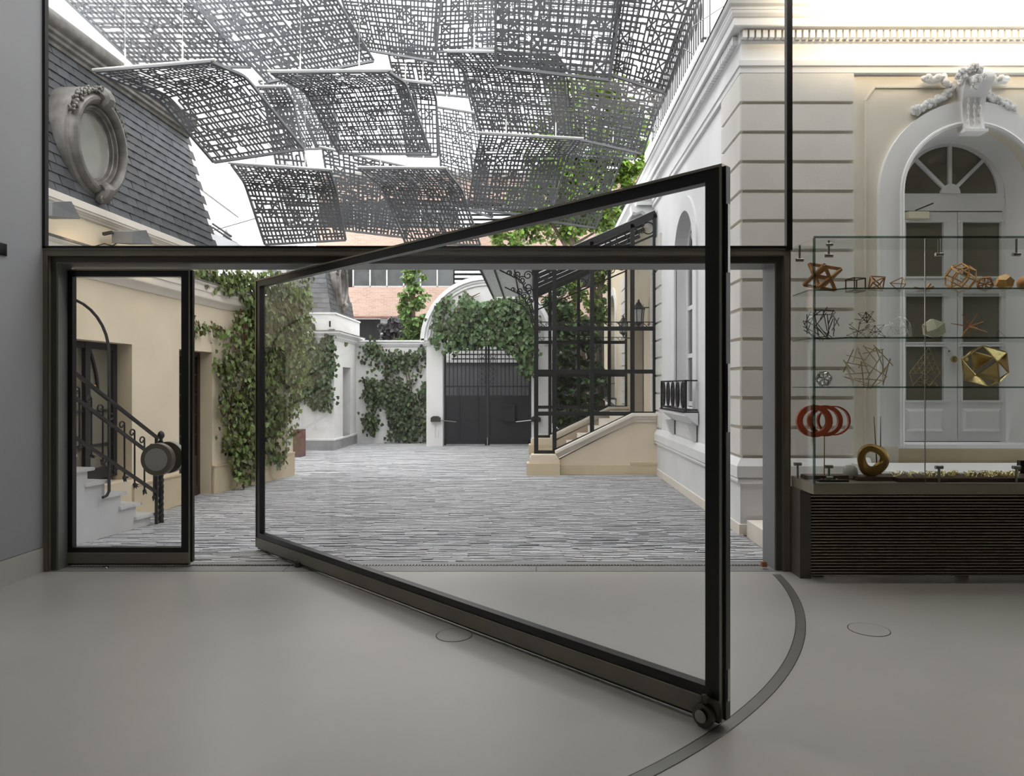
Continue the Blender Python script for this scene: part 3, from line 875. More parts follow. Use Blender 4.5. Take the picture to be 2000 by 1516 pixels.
while y_ < 12.5:
    m.box(MX-.085, MX-.02, y_, y_+.046, 4.996, 5.068); y_ += .0675
m.build('dentil_row', 'mansion_white', cor, kind='stuff')

# arch surround, frame line of the wall panel
def surround(par, c, z, ro, ri, w0, w1, fn, zb, mat='mansion_white'):
    n = 28
    o = [(c-ro, zb)] + arc(c, z, ro, 180, 0, n) + [(c+ro, zb)]
    i_ = [(c-ri, zb)] + arc(c, z, ri, 180, 0, n) + [(c+ri, zb)]
    m = MB()
    poly = o + i_[::-1]
    m.prism(poly, w0, w1, fn)
    return m.build('arch_surround', mat, par)
surround(wall, AC, AZ, .925, .705, MY-.06, MY+.01, XZ, .9)
sr = MB(); sr.tube([(AC-.70, MY-.062, .9)] + [(a, MY-.062, b_) for a, b_ in arc(AC, AZ, .70, 180, 0, 28)] + [(AC+.70, MY-.062, .9)], .022, 8)
sr.build('arch_roll', 'mansion_white', wall, True)
surround(side, W1, WZ, .80, .60, MX-.03, MX+.01, YZ, 1.2)
surround(side2, W2, WZ, .80, .60, MX-.03, MX+.01, YZ, 1.2)
pl = [P(1689,905,MY), P(1689,197,MY), P(1708,171,MY), P(2060,171,MY)]
m = MB()
for a, b_ in zip(pl, pl[1:]): m.bar(a+Vector((0,-.004,0)), b_+Vector((0,-.004,0)), .016, .02, up=(0,1,0))
m.build('panel_moulding', 'mansion_wall', wall)
# deep reveal behind the arch, narrowing to the door frame
DY, DC, DR = 7.32, 4.40, .585
o = [(AC-AR, .915)] + arc(AC, AZ, AR, 180, 0, 24) + [(AC+AR, .915)]
i_ = [(DC-DR, .915)] + arc(DC, 3.49, DR, 180, 0, 24) + [(DC+DR, .915)]
m = MB(); n = len(o)
m.add([(a, MY+.12, b_) for a, b_ in o] + [(a, DY-.02, b_) for a, b_ in i_] + [(a, DY+.14, b_) for a, b_ in i_], [(k,k+1,n+k+1,n+k) for k in range(n-1)] + [(n+k,n+k+1,2*n+k+1,2*n+k) for k in range(n-1)])
m.build('door_reveal', 'mansion_white', wall, True)
# fanlight
fan = thing('fanlight', (DC, DY, 3.4), None, None); fan.parent = mn; fan.location = fan.location - OFF[mn.name]
OFF[fan.name] = Vector((DC, DY, 3.4))
FZ = 3.545
o = arc(DC, FZ, .57, 180, 0, 24); i2 = arc(DC, FZ, .505, 180, 0, 24)
MB().prism(o + i2[::-1], DY, DY+.05, XZ).build('fan_rim', 'white_paint', fan)
MB().box(DC-.57, DC+.57, DY, DY+.05, FZ-.035, FZ+.0).build('fan_rail', 'white_paint', fan)
MB().prism(arc(DC, FZ, .10, 180, 0, 12), DY-.012, DY+.045, XZ).build('fan_hub', 'white_paint', fan)
for a in (45, 90, 135):
    p0 = Vector((DC+.09*math.cos(R(a)), DY+.02, FZ+.09*math.sin(R(a)))); p1 = Vector((DC+.51*math.cos(R(a)), DY+.02, FZ+.51*math.sin(R(a))))
    MB().bar(p0, p1, .035, .036, up=(0,1,0)).build('fan_spoke', 'white_paint', fan)
for k in range(4):
    aa = arc(DC, FZ, .508, 45*k, 45*(k+1), 8)
    MB().prism([(DC, FZ)] + aa, DY+.03, DY+.036, XZ).build('pane', 'room_pane', fan)
# double door
MB().box(DC-.585, DC-.55, DY, DY+.06, .915, 3.5).build('door_post', 'white_paint', mn)
MB().box(DC+.55, DC+.585, DY, DY+.06, .915, 3.5).build('door_post', 'white_paint', mn)
MB().box(DC-.56, DC+.56, DY-.01, DY+.06, 3.36, 3.51).build('transom', 'white_paint', mn)
def zz(py): return CAMZ - (py-CY)*DY/F
def xx(px): return (px-CX)*DY/F
def door_leaf(x0, x1, pl_, pr_, kx, hx_):
    d = thing('door_leaf', ((x0+x1)/2, DY, .92), None, None); d.parent = mn; d.location = d.location - OFF[mn.name]
    OFF[d.name] = Vector(((x0+x1)/2, DY, .92))
    z0, z1 = .92, 3.35
    pan = [(zz(540), zz(434)), (zz(668), zz(579)), (zz(782), zz(677))]
    m = MB()
    m.box(x0, pl_, DY+.005, DY+.05, z0, z1); m.box(pr_, x1, DY+.005, DY+.05, z0, z1)
    zs = [z0, pan[2][0], pan[2][1], pan[1][0], pan[1][1], pan[0][0], pan[0][1], z1]
    for a in range(0, 8, 2): m.box(pl_, pr_, DY+.005, DY+.05, zs[a], zs[a+1])
    m.build('leaf_frame', 'white_paint', d)
    for (a, b_) in pan:
        MB().box(pl_, pr_, DY+.03, DY+.036, a, b_).build('pane', 'room_pane', d)
        m = MB(); m.box(pl_-.02, pr_+.02, DY-.008, DY+.005, a-.02, a); m.box(pl_-.02, pl_, DY-.006, DY+.005, a, b_); m.box(pr_, pr_+.02, DY-.006, DY+.005, a, b_); m.box(pl_-.035, pr_+.035, DY-.014, DY+.005, b_, b_+.022)
        m.build('glazing_bead', 'white_paint', d)
    pz0, pz1 = zz(843), zz(798)
    m = MB(); m.add([(pl_,DY+.004,pz0),(pr_,DY+.004,pz0),(pr_,DY+.004,pz1),(pl_,DY+.004,pz1),(pl_+.03,DY-.012,pz0+.03),(pr_-.03,DY-.012,pz0+.03),(pr_-.03,DY-.012,pz1-.03),(pl_+.03,DY-.012,pz1-.03)], [(0,1,5,4),(1,2,6,5),(2,3,7,6),(3,0,4,7),(4,5,6,7)])
    m.build('raised_panel', 'white_paint', d)
    MB().lathe([(.014,0),(.012,.02),(.03,.035),(.037,.05),(.03,.064),(.0,.07)], (kx, DY+.005, zz(702)), (0,-1,0), 16).build('knob', 'brass', d, True)
    for zh in (1.0, 2.1, 3.15): MB().box(hx_-.006, hx_+.006, DY-.012, DY+.006, zh, zh+.1).build('hinge', 'steel', d)
door_leaf(xx(1757), xx(1870), xx(1769), xx(1843), xx(1859), xx(1757))
door_leaf(xx(1871.5), xx(1978), xx(1880), xx(1955), xx(1879), xx(1977))
m = MB().box(xx(1768), xx(1808), DY-.07, DY+.005, zz(429), zz(416)); cl = m.build('door_closer', 'ivory_card', mn)
MB().bar((xx(1782), DY-.06, zz(414)), (xx(1812), DY-.1, zz(402)), .02, .012).build('closer_arm', 'steel_dark', cl)
MB().tube([(xx(1853), DY-.0, zz(686)), (xx(1853), DY-.012, zz(686))], .008, 8).build('keyhole', 'black_iron', mn)

# keystone with scroll, flowers, ribbons and garlands
ks = thing('keystone', (AC, MY, AZ+.7), None, None); ks.parent = mn; ks.location = ks.location - OFF[mn.name]
OFF[ks.name] = Vector((AC, MY, AZ+.7))
kc = AC
m = MB()
sec = [(4.05,.095,.13),(4.10,.10,.10),(4.2,.105,.085),(4.3,.11,.085),(4.38,.118,.10),(4.44,.128,.13),(4.49,.135,.17),(4.55,.14,.19),(4.61,.138,.18),(4.65,.13,.15),(4.66,.12,.08)]
vs = []; fs = []
for z, hw, pr in sec: vs += [(kc-hw, MY+.02, z), (kc-hw, MY-pr, z), (kc+hw, MY-pr, z), (kc+hw, MY+.02, z)]
for k in range(len(sec)-1):
    b = 4*k
    fs += [(b,b+1,b+5,b+4),(b+1,b+2,b+6,b+5),(b+2,b+3,b+7,b+6)]
fs += [(0,1,2,3), tuple(range(4*len(sec)-4, 4*len(sec)))]
m.add(vs, fs); body = m.build('console', 'mansion_white', ks, True)
MB().box(kc-.115, kc+.115, MY-.14, MY+.0, 4.035, 4.062).build('console_foot', 'mansion_white', ks)
for sx in (-1, 1):
    m = MB(); pts = []
    for k in range(26):
        a = k*.5; r = .075*(1-k/32)
        pts.append((kc+sx*.143, MY-.11+r*math.cos(a), 4.57+r*math.sin(a)))
    m.tube(pts, [.018*(1-k/40) for k in range(26)], 6); m.build('volute', 'mansion_white', ks, True)
for dx in (-.06, 0, .06):
    m = MB()
    for zc_ in (4.36, 4.29, 4.22, 4.15): m.sphere((kc+dx, MY-.095-(zc_-4.2)*.03, zc_), .018, 8, 5, (.8,.6,1.3))
    m.tube([(kc+dx, MY-.09, 4.34), (kc+dx, MY-.115, 4.07)], .007, 6)
    m.build('bead_flute', 'mansion_white', ks, True)
def rosette(par, c, r, seed, name='flower'):
    rr = random.Random(seed); m = MB()
    m.sphere(c, r*.72, 8, 6)
    for k in range(13):
        a = rr.uniform(0, 6.28); e = rr.uniform(-.5, 1.2)
        d = Vector((math.cos(a)*math.cos(e), -abs(math.sin(e))-.2, math.sin(a)*math.cos(e))).normalized()
        m.sphere(Vector(c)+d*r*.68, r*rr.uniform(.26,.42), 6, 4, (1,.8,1))
    return m.build(name, 'mansion_white', par, True)
for i, (px, py, r) in enumerate(((1877,140,.05),(1889,137,.055),(1902,131,.06),(1913,137,.05),(1884,150,.045),(1903,157,.08),(1903,168,.06),(1870,150,.04),(1921,150,.045))):
    rosette(ks, P(px, py, MY-.20), r*.85, i)
for i, (px, py, r) in enumerate(((1787,216,.062),(1799,211,.05),(1810,204,.06),(1822,200,.05),(1832,195,.055),(1841,190,.05),(1849,181,.06),(1857,173,.045),
                                 (1926,178,.055),(1932,187,.05),(1938,193,.05),(1948,196,.055),(1956,203,.05),(1964,206,.06),(1975,213,.06))):
    rosette(ks, P(px, py, MY-.03), r, 40+i, 'garland_flower')
for sx, base in ((-1, ((1803,157),(1812,153),(1820,158),(1832,153),(1842,152),(1846,163),(1852,168))), (1, ((1930,160),(1938,154),(1946,160),(1954,155),(1964,157)))):
    m = MB(); pts = [P(px, py, MY-.05 - .03*(i % 2)) for i, (px, py) in enumerate(base)]
    m.tube(pts, [.02,.045,.035,.045,.04,.03,.02][:len(pts)], 8)
    for i, p in enumerate(pts): m.sphere(p+Vector((0,-.02,.01)), .03, 6, 5, (1.2,.7,1))
    m.build('ribbon', 'mansion_white', ks, True)

# court-side windows: frames, panes and little iron balconies
def court_window(par, yc):
    w = thing('arched_window', (MX+.2, yc, 1.2), None, None); w.parent = par; w.location = w.location - OFF[par.name]; OFF[w.name] = Vector((MX+.2, yc, 1.2))
    m = MB()
    o = [(yc-WR,1.2)]+arc(yc,WZ,WR,180,0,16)+[(yc+WR,1.2)]; i_ = [(yc-WR+.07,1.2)]+arc(yc,WZ,WR-.07,180,0,16)+[(yc+WR-.07,1.2)]
    m.prism(o+i_[::-1], MX+.16, MX+.22, YZ)
    for zc_ in (1.25, 1.95, 2.65, 3.35): m.box(MX+.165, MX+.215, yc-WR, yc+WR, zc_-.03, zc_+.03)
    m.box(MX+.165, MX+.215, yc-.04, yc+.04, 1.2, WZ)
    for a in (45, 90, 135): m.bar((MX+.19, yc, WZ), (MX+.19, yc+WR*math.cos(R(a)), WZ+WR*math.sin(R(a))), .04, .035)
    m.build('sash', 'white_paint', w)
    MB().prism(i_, MX+.185, MX+.19, YZ).build('pane', 'far_window', w)
    return w
court_window(mn, W1); court_window(mn, W2)
def balcony(y0, y1, lab):
    bt = thing('window_balcony', (MX-.1, (y0+y1)/2, 1.11), lab, 'balcony', 'iron window balconies')
    xo = MX-.17
    m = MB(); m.prism([(MX-.02,1.0),(MX-.16,1.12),(MX-.19,1.12),(MX-.19,1.16),(MX-.02,1.16)], y0-.04, y1+.04, lambda a,b_,w: (a,w,b_)); m.build('sill', 'mansion_white', bt)
    m = MB(); m.prism([(MX-.02,.78),(MX-.06,.80),(MX-.14,1.0),(MX-.02,1.0)], y0+.05, y0+.2, lambda a,b_,w: (a,w,b_)); m.prism([(MX-.02,.78),(MX-.06,.80),(MX-.14,1.0),(MX-.02,1.0)], y1-.2, y1-.05, lambda a,b_,w: (a,w,b_)); m.build('bracket', 'mansion_white', bt)
    m = MB(); m.box(MX-.2, MX-.01, y0-.02, y1+.02, 1.16, 1.175); m.build('base_plate', 'black_iron', bt)
    m = MB()
    for zr in (1.20, 1.575): m.bar((xo,y0,zr),(xo,y1,zr),.03 if zr>1.3 else .018,.018); m.bar((xo,y0,zr),(MX-.02,y0,zr),.03 if zr>1.3 else .018,.018); m.bar((xo,y1,zr),(MX-.02,y1,zr),.03 if zr>1.3 else .018,.018)
    m.build('rail', 'black_iron', bt)
    for yy in (y0, y1): MB().bar((xo,yy,1.175),(xo,yy,1.585),.03,.03).build('post', 'black_iron', bt)
    k = int((y1-y0)/.28); 
    for i in range(k):
        yc = y0+(i+.5)*(y1-y0)/k
        m = MB(); n = 16
        m.tube([(xo, yc+.1*math.cos(2*math.pi*a/n), 1.39+.17*math.sin(2*math.pi*a/n)) for a in range(n)], .012, 6, closed=True)
        m.tube([(xo, yc+.05*math.cos(2*math.pi*a/n), 1.39+.08*math.sin(2*math.pi*a/n)) for a in range(n)], .01, 6, closed=True)
        m.tube([(xo, yc, 1.2),(xo, yc, 1.575)], .009, 6)
        m.build('oval_panel', 'black_iron', bt)
    return bt
balcony(8.86, 10.53, 'black iron window balcony with oval rings beside the rusticated corner')
balcony(17.9, 19.3, 'black iron window balcony seen through the glass porch')

# stone step and landing at the foot of the corner
MB().box(MX+.02, 3.2, 5.93, MY-.08, -.02, .162).build('stone_step', 'cream_trim', label='low pale stone step beside the doorway frame', cat='step')
MB().box(3.17, WE, 6.15, MY-.08, -.02, .735).build('door_landing', 'stair_white', label='pale landing slab under the white double door', cat='landing')

# upper storey, set back above the cornice
us = thing('upper_storey', (3.5, 12, 5.36), 'white upper storey with long balcony rising behind the cornice', 'building')
MB().box(2.75, WE, 8.6, 15, 5.3, 9.0).build('wall', 'mansion_white', us)
m = MB(); m.prism([(2.75,5.62),(2.25,5.70),(2.22,5.74),(2.22,5.84),(2.15,5.88),(2.15,5.98),(2.75,5.98)], 9.0, 13.0, lambda a,b_,w: (a,w,b_)); m.build('balcony_slab', 'mansion_white', us)
m = MB(); m.bar((2.2,9.05,6.9),(2.2,13.0,6.9),.05,.03); m.bar((2.2,9.05,6.06),(2.2,13.0,6.06),.03,.02); m.bar((2.2,9.05,6.9),(2.75,9.05,6.9),.05,.03); m.bar((2.2,9.05,6.06),(2.75,9.05,6.06),.03,.02); m.build('balcony_rail', 'black_iron', us)
for i in range(30):
    yy = 9.05+i*.135
    m = MB(); m.bar((2.2,yy,5.98),(2.2,yy,6.9),.016,.016)
    if i % 2: m.tube([(2.2, yy+.05*math.cos(2*math.pi*a/10), 6.48+.12*math.sin(2*math.pi*a/10)) for a in range(10)], .01, 5, closed=True)
    m.build('baluster', 'black_iron', us)
m = MB(); m.box(2.3, 2.75, 13.6, 14.5, 6.2, 6.4); m.lathe([(.1,0),(.14,.1),(.1,.25),(.17,.45),(.12,.6)], (2.5,14.0,5.55), n=12); m.build('stone_urn', 'mansion_white', us, True)
MB().box(2.6, 2.76, 10.1, 11.3, 6.0, 8.6).build('window_surround', 'mansion_white', us)
MB().box(2.585, 2.6, 10.25, 11.15, 6.0, 8.4).build('window_glass', 'far_window', us)
# cable anchors on the upper wall
m = MB()
for (a, b_) in ((P(1334,95,9.5), P(1368,113,9.4)), (P(1283,230,12), P(1308,247,12)), (P(1269,232,12.5), P(1300,270,13))):
    m.tube([a, b_], .008, 5)
m.tube([P(1381,0,9), P(1381,88,9)], .006, 5)
m.tube([P(1352,52,9.2), P(1420,8,8.4)], .005, 5)
m.build('cable_anchors', 'steel', us)
m = MB()
for pts in ((P(1345,165,9), P(1395,140,8)), (P(1265,270,12), P(1310,260,11.5)), (P(1310,195,11), P(1316,232,11))): m.tube(pts, .004, 4)
m.build('stay_cables', 'steel', us)

# warm linear uplight on the glazing head washing the cornice
t = thing('linear_uplight', (4.6, 5.95, 5.5), 'slim linear light fitting washing the mansion cornice with warm light', 'light fitting')
MB().box(2.6, 6.8, 5.86, 5.93, 5.40, 5.50).build('housing', 'steel_dark', t)
area_light('lamp', (4.7, 5.95, 5.45), (R(92), 0, 0), 4.0, .06, LIGHT_CORNICE, (1, .78, .5), t).data.spread = R(100)
# ================================================================== COURTYARD GROUND
g = thing('courtyard_paving', (-1.5, 12, -.05), 'grey slate-on-edge courtyard paving in thin rows', 'paving', kind='structure')
MB().box(-9, 2.2, 5.905, 34, -.12, -.007).build('bed', 'mortar', g)
m = MB(); rr = random.Random(4)
y_ = 5.915
while y_ < 19.0:
    far = y_ > 11
    w = rr.uniform(.020,.036) if not far else rr.uniform(.036,.06)
    x = -6.0 + rr.uniform(-.3,0) if y_ > 12 else -4.75 + rr.uniform(-.3,0)
    while x < 2.09:
        l = rr.uniform(.12,.42) if not far else rr.uniform(.3,.7)
        gap = .004 if rr.random() < .8 else .012
        h = rr.uniform(-.006,.006) if rr.random() < .9 else -.009
        x1 = min(x+l-gap, 2.09); y0_ = y_+rr.uniform(0,.004); y1_ = y_+w-rr.uniform(.002,.008)
        a = rr.uniform(-.003,.003)
        m.add([(x,y0_,h),(x1,y0_,h+a),(x1,y1_,h+a),(x,y1_,h),(x,y0_,-.02),(x1,y0_,-.02),(x1,y1_,-.02),(x,y1_,-.02)],[(0,1,2,3),(0,4,5,1),(1,5,6,2),(2,6,7,3),(3,7,4,0)])
        x += l
    y_ += w
m.build('setts', 'cobble', g, kind='stuff', fix=False)

# ================================================================== CREAM HOUSE WITH SLATE MANSARD
class Fr:
    def __init__(s, a, b):
        s.a = Vector((a[0],a[1],0)); d = Vector((b[0]-a[0], b[1]-a[1], 0)); s.L = d.length; s.t = d.normalized(); s.n = Vector((s.t.y, -s.t.x, 0))
    def __call__(s, u, d, z):
        p = s.a + s.t*u + s.n*d; return (p.x, p.y, z)
W_1 = Fr((-4.60, 5.62), (-4.488, 9.78))      # n points to +x (the court)
W_2 = Fr((-4.488, 9.78), (-4.085, 11.66))
hs = thing('slate_house', (-5, 8, 0), 'cream house with dark slate mansard roof and oval dormer', 'building')
def wbox(m, fr, u0, u1, d0, d1, z0, z1): return m.box(u0, u1, d0, d1, z0, z1, fr=fr)
D1a, D1b, D2a, D2b, DT = 1.18, 2.17, 3.15, 4.00, 1.975
m = MB()
for u0, u1, z0, z1 in ((-.2,D1a,0,2.62),(D1a,D1b,DT,2.62),(D1a,D1b,0,.45),(D1b,D2a,0,2.62),(D2a,D2b,DT,2.62),(D2b,W_1.L+.02,0,2.62)):
    wbox(m, W_1, u0, u1, -.35, 0, z0, z1)
w1 = m.build('court_wall', 'cream', hs)
m = MB(); wbox(m, W_2, 0, W_2.L, -.35, 0, 0, 2.62); w2 = m.build('ivy_wall', 'cream_stone', hs)
m = MB(); m.box(-8.0, -4.1, 11.45, 11.66, 0, 2.62); m.build('end_wall', 'white_plaster', hs)
for fr_q, u0, u1 in ((W_1,-.2,D1a),(W_1,D1b,D2a),(W_1,D2b,W_1.L+.01),(W_2,0,W_2.L+.01)):
    m = MB(); wbox(m, fr_q, u0, u1, -.01, .028, 0, .378); wbox(m, fr_q, u0, u1, -.01, .04, .375, .395); m.build('plinth', 'cream_base', hs)
# court cornice
prof = [(0,2.60),(.02,2.605),(.03,2.62),(.05,2.645),(.075,2.665),(.10,2.68),(.105,2.69),(.105,2.765),(.12,2.77),(.12,2.84),(.15,2.86),(.155,2.875),(.155,2.89),(-.2,2.92)]
def pc(i, p):
    q = [W_1(-.2,p,0), None, W_2(W_2.L,p,0), (W_2(W_2.L,p,0)[0]-.05-p, W_2.a.y+W_2.t.y*W_2.L+.02+p)][i]
    if i == 1:
        a = Vector(W_1(W_1.L,p,0)); b_ = Vector(W_2(0,p,0)); q = (a+b_)/2
    return (q[0], q[1])
co = MB().sweep(prof, pc, 4).build('court_cornice', 'cream_trim', hs, True)
MB().sweep([(.158,2.876),(.162,2.88),(.162,2.9),(-.2,2.925)], pc, 3).build('flashing', 'zinc', co)
m = MB(); wbox(m, W_1, -.2, W_1.L, -.35, -.02, 2.9, 3.24); m.build('attic_wall', 'cream', hs)
prof = [(-.02,3.2),(.0,3.205),(.01,3.225),(.02,3.23),(.03,3.245),(.045,3.25),(.05,3.27),(.06,3.275),(.06,3.345),(.05,3.35),(-.3,3.36)]
MB().sweep(prof, lambda i, p: (lambda q: (q[0], q[1]))(W_1([-.2, W_1.L][i], p, 0)), 2).build('eaves_band', 'cream_trim', hs)
# body so that no light leaks
MB().box(-9.0, -4.97, 5.7, 11.4, 0, 2.9).build('house_core', 'dark_void', hs)
# mansard: slate by slate
RB, RT = (-.0, 3.345), (-.43, 5.02)           # (d, z) foot and head of the slope
sl_len = math.hypot(RT[0]-RB[0], RT[1]-RB[1]); rows = 16; rh = sl_len/rows
tilt = math.atan2(RT[0]-RB[0], RT[1]-RB[1])
m = MB(); m.add([W_1(-.2,RB[0]-.02,RB[1]), W_1(W_1.L-.02,RB[0]-.02,RB[1]), W_1(W_1.L-.02,RT[0]-.02,RT[1]), W_1(-.2,RT[0]-.02,RT[1]), W_1(-.2,-1.5,RB[1]), W_1(W_1.L-.02,-1.5,RB[1]), W_1(W_1.L-.02,-1.5,RT[1]), W_1(-.2,-1.5,RT[1])],
   [(0,1,2,3),(1,5,6,2),(4,0,3,7),(3,2,6,7)])
man = m.build('mansard', 'slate', hs)
tw_ = .196
sm_ = mesh_only(MB().add([(0,.003,0),(tw_-.009,.003,0),(tw_-.009,-.006,rh*1.25),(0,-.006,rh*1.25),(0,.016,0),(tw_-.009,.013,0),(tw_-.009,.001,rh*1.25),(0,.001,rh*1.25)], [(4,5,6,7),(0,1,5,4),(1,2,6,5),(3,0,4,7)]), 'slate_tile', 'slate')
ang = math.atan2(W_1.t.y, W_1.t.x)
tiles = []
for r in range(rows):
    f = r/rows
    u = -.2 + (tw_/2 if r % 2 else 0)
    while u < W_1.L-.05:
        tiles.append((u, r)); u += tw_
# oval dormer hides a few, those under it are not laid
OVU, OVZ = 1.62, 4.02
def hidden(u, r):
    z = RB[1]+(RT[1]-RB[1])*(r+.5)/rows
    return ((u+tw_/2-OVU)/.42)**2 + ((z-OVZ)/.5)**2 < 1
tiles = [q for q in tiles if not hidden(*q)]
tiles.sort(key=lambda q: -q[0]); singles = tiles[-300:] if len(tiles) > 300 else tiles
rest = [q for q in tiles if q not in singles]
rr = random.Random(2)
from mathutils import Euler
for u, r in singles:
    p = W_1(u, RB[0]+(RT[0]-RB[0])*r/rows + rr.uniform(0,.004), RB[1]+(RT[1]-RB[1])*r/rows)
    o = inst(sm_, 'slate_tile', man, p)
    # local x along the wall, local y outwards, local z up the slope
    xa = W_1.t; za = (W_1.n*(RT[0]-RB[0]) + Vector((0,0,RT[1]-RB[1]))).normalized(); ya = za.cross(xa)
    mt = Matrix((xa, ya, za)).transposed()
    if ya.dot(W_1.n) < 0: mt = Matrix((xa, -ya, za)).transposed()
    o.rotation_mode = 'QUATERNION'
    # mirrored basis is avoided by flipping the along-wall axis
    xa2 = -xa; mt = Matrix((xa2, za.cross(xa2), za)).transposed()
    o.rotation_quaternion = mt.to_quaternion()
    w_ = min(tw_, W_1.L-.01-u); o.scale = (w_/tw_, 1, 1)
    o.location = Vector(W_1(u+w_, RB[0]+(RT[0]-RB[0])*r/rows + rr.uniform(0,.004), RB[1]+(RT[1]-RB[1])*r/rows)) - OFF[man.name]
if rest:
    m = MB()
    for u, r in rest:
        d0 = RB[0]+(RT[0]-RB[0])*r/rows; z0 = RB[1]+(RT[1]-RB[1])*r/rows; d1 = RB[0]+(RT[0]-RB[0])*(r+1.2)/rows; z1 = RB[1]+(RT[1]-RB[1])*(r+1.2)/rows
        m.add([W_1(u,d0+.013,z0),W_1(u+tw_-.004,d0+.013,z0),W_1(u+tw_-.004,d1+.002,z1),W_1(u,d1+.002,z1),W_1(u,d0,z0),W_1(u+tw_-.004,d0,z0)], [(0,1,2,3),(4,5,1,0)])
    m.build('slates', 'slate', man, kind='stuff')
# ridge gutter and mouldings
prof = [(RT[0]-.02,5.0),(RT[0]+.03,5.01),(RT[0]+.04,5.04),(RT[0]+.07,5.06),(RT[0]+.075,5.09),(RT[0]+.10,5.11),(RT[0]+.105,5.14),(RT[0]+.13,5.16)]
MB().sweep(prof, lambda i, p: W_1([-.2, W_1.L-.02][i], p, 0)[:2], 2).build('roof_moulding', 'zinc', hs)
MB().tube([W_1(-.2, RT[0]+.05, 5.24), W_1(W_1.L-.02, RT[0]+.05, 5.24)], .10, 16).build('roof_roll', 'zinc', hs, True)
m = MB(); wbox(m, W_1, -.2, W_1.L-.02, RT[0]-.6, RT[0]+.0, 5.3, 5.36); m.build('roof_edge', 'zinc', hs)
for u in (1.05, 2.75):
    MB().tube([W_1(u, RT[0]+.05+.104*math.cos(R(a)), 5.24+.104*math.sin(R(a))) for a in range(-110, 60, 20)], .012, 6).build('gutter_strap', 'zinc_moss', hs)

# oval dormer (oeil-de-boeuf)
def dormer(par, fr, u, z, dface, rz, ru, depth, name='oval_dormer', mat='zinc'):
    d = thing(name, fr(u, dface, z-rz), None, None); d.parent = par; d.location = d.location - OFF[par.name]; OFF[d.name] = Vector(fr(u, dface, z-rz))
    fn = lambda a, b_, w: fr(a, w, b_)
    n = 44
    def ell(k): return [(u+ru*k*math.cos(2*math.pi*i/n), z+rz*k*math.sin(2*math.pi*i/n)) for i in range(n)]
    def rngs(rad_d):
        m = MB(); b0 = 0
        for (k, dd) in rad_d:
            for (a, b_) in ell(k): m.v.append(fn(a, b_, dface+dd))
        for q in range(len(rad_d)-1):
            for i in range(n):
                j = (i+1) % n
                m.f.append((q*n+i, q*n+j, (q+1)*n+j, (q+1)*n+i))
        return m
    rngs([(1.04,-depth),(1.04,-.06),(1.0,-.03),(.96,-.025),(.93,-.02)]).build('drum', mat, d, True)
    rngs([(.93,-.02),(.91,.02),(.87,.045),(.82,.05),(.77,.035),(.74,.0),(.735,-.03)]).build('outer_roll', mat, d, True)
    rngs([(.735,-.03),(.71,-.015),(.68,-.02),(.66,-.05),(.64,-.055),(.62,-.09),(.58,-.10)]).build('inner_moulding', mat, d, True)
    m = MB(); m.v = [fn(a, b_, dface-.1) for a, b_ in ell(.59)]; m.f = [tuple(range(n))]
    m.build('pane', 'dormer_pane', d)
    # garland of leaves, crown scroll and foot scroll
    rr = random.Random(9)
    for i in range(22):
        a = R(25 + 130*i/21) if i < 22 else 0
        m = MB(); c = fn(u+ru*1.0*math.cos(a), z+rz*1.0*math.sin(a), dface+.0)
        for q in range(5): m.sphere(Vector(c)+Vector((rr.uniform(-.02,.03),rr.uniform(-.03,.03),rr.uniform(-.03,.03)))*(rz/.6), .022*rz/.6*rr.uniform(.8,1.3), 6, 4)
        m.build('garland_leaf', mat, d, True)
    for sgn in (1, -1):
        m = MB(); k = rz/.6
        pts = [fn(u, z+sgn*(rz*.74+.02*i*k), dface+.04+.055*math.sin(i*.5)) for i in range(11)]
        m.tube(pts, [.05*k,.055*k,.06*k,.065*k,.065*k,.07*k,.075*k,.075*k,.07*k,.055*k,.03*k], 8)
        for side_ in (-1, 1):
            sp = [fn(u+side_*(.06+.035*math.cos(q*.6)*(1-q/18))*k, z+sgn*(rz*1.0+(.035*math.sin(q*.6)*(1-q/18))*k), dface+.06) for q in range(14)]
            m.tube(sp, .014*k, 6)
        m.build('scroll', mat, d, True)
    # weathered skirt below
    m = MB(); m.prism([(u-ru*.75, z-rz*1.0), (u+ru*.75, z-rz*1.0), (u+ru*.95, z-rz*1.18), (u-ru*.95, z-rz*1.18)], dface-depth*.6, dface-.03, fn); m.build('skirt', 'zinc_moss', d)
    return d
dormer(hs, W_1, OVU, OVZ, .0, .565, .465, .5)

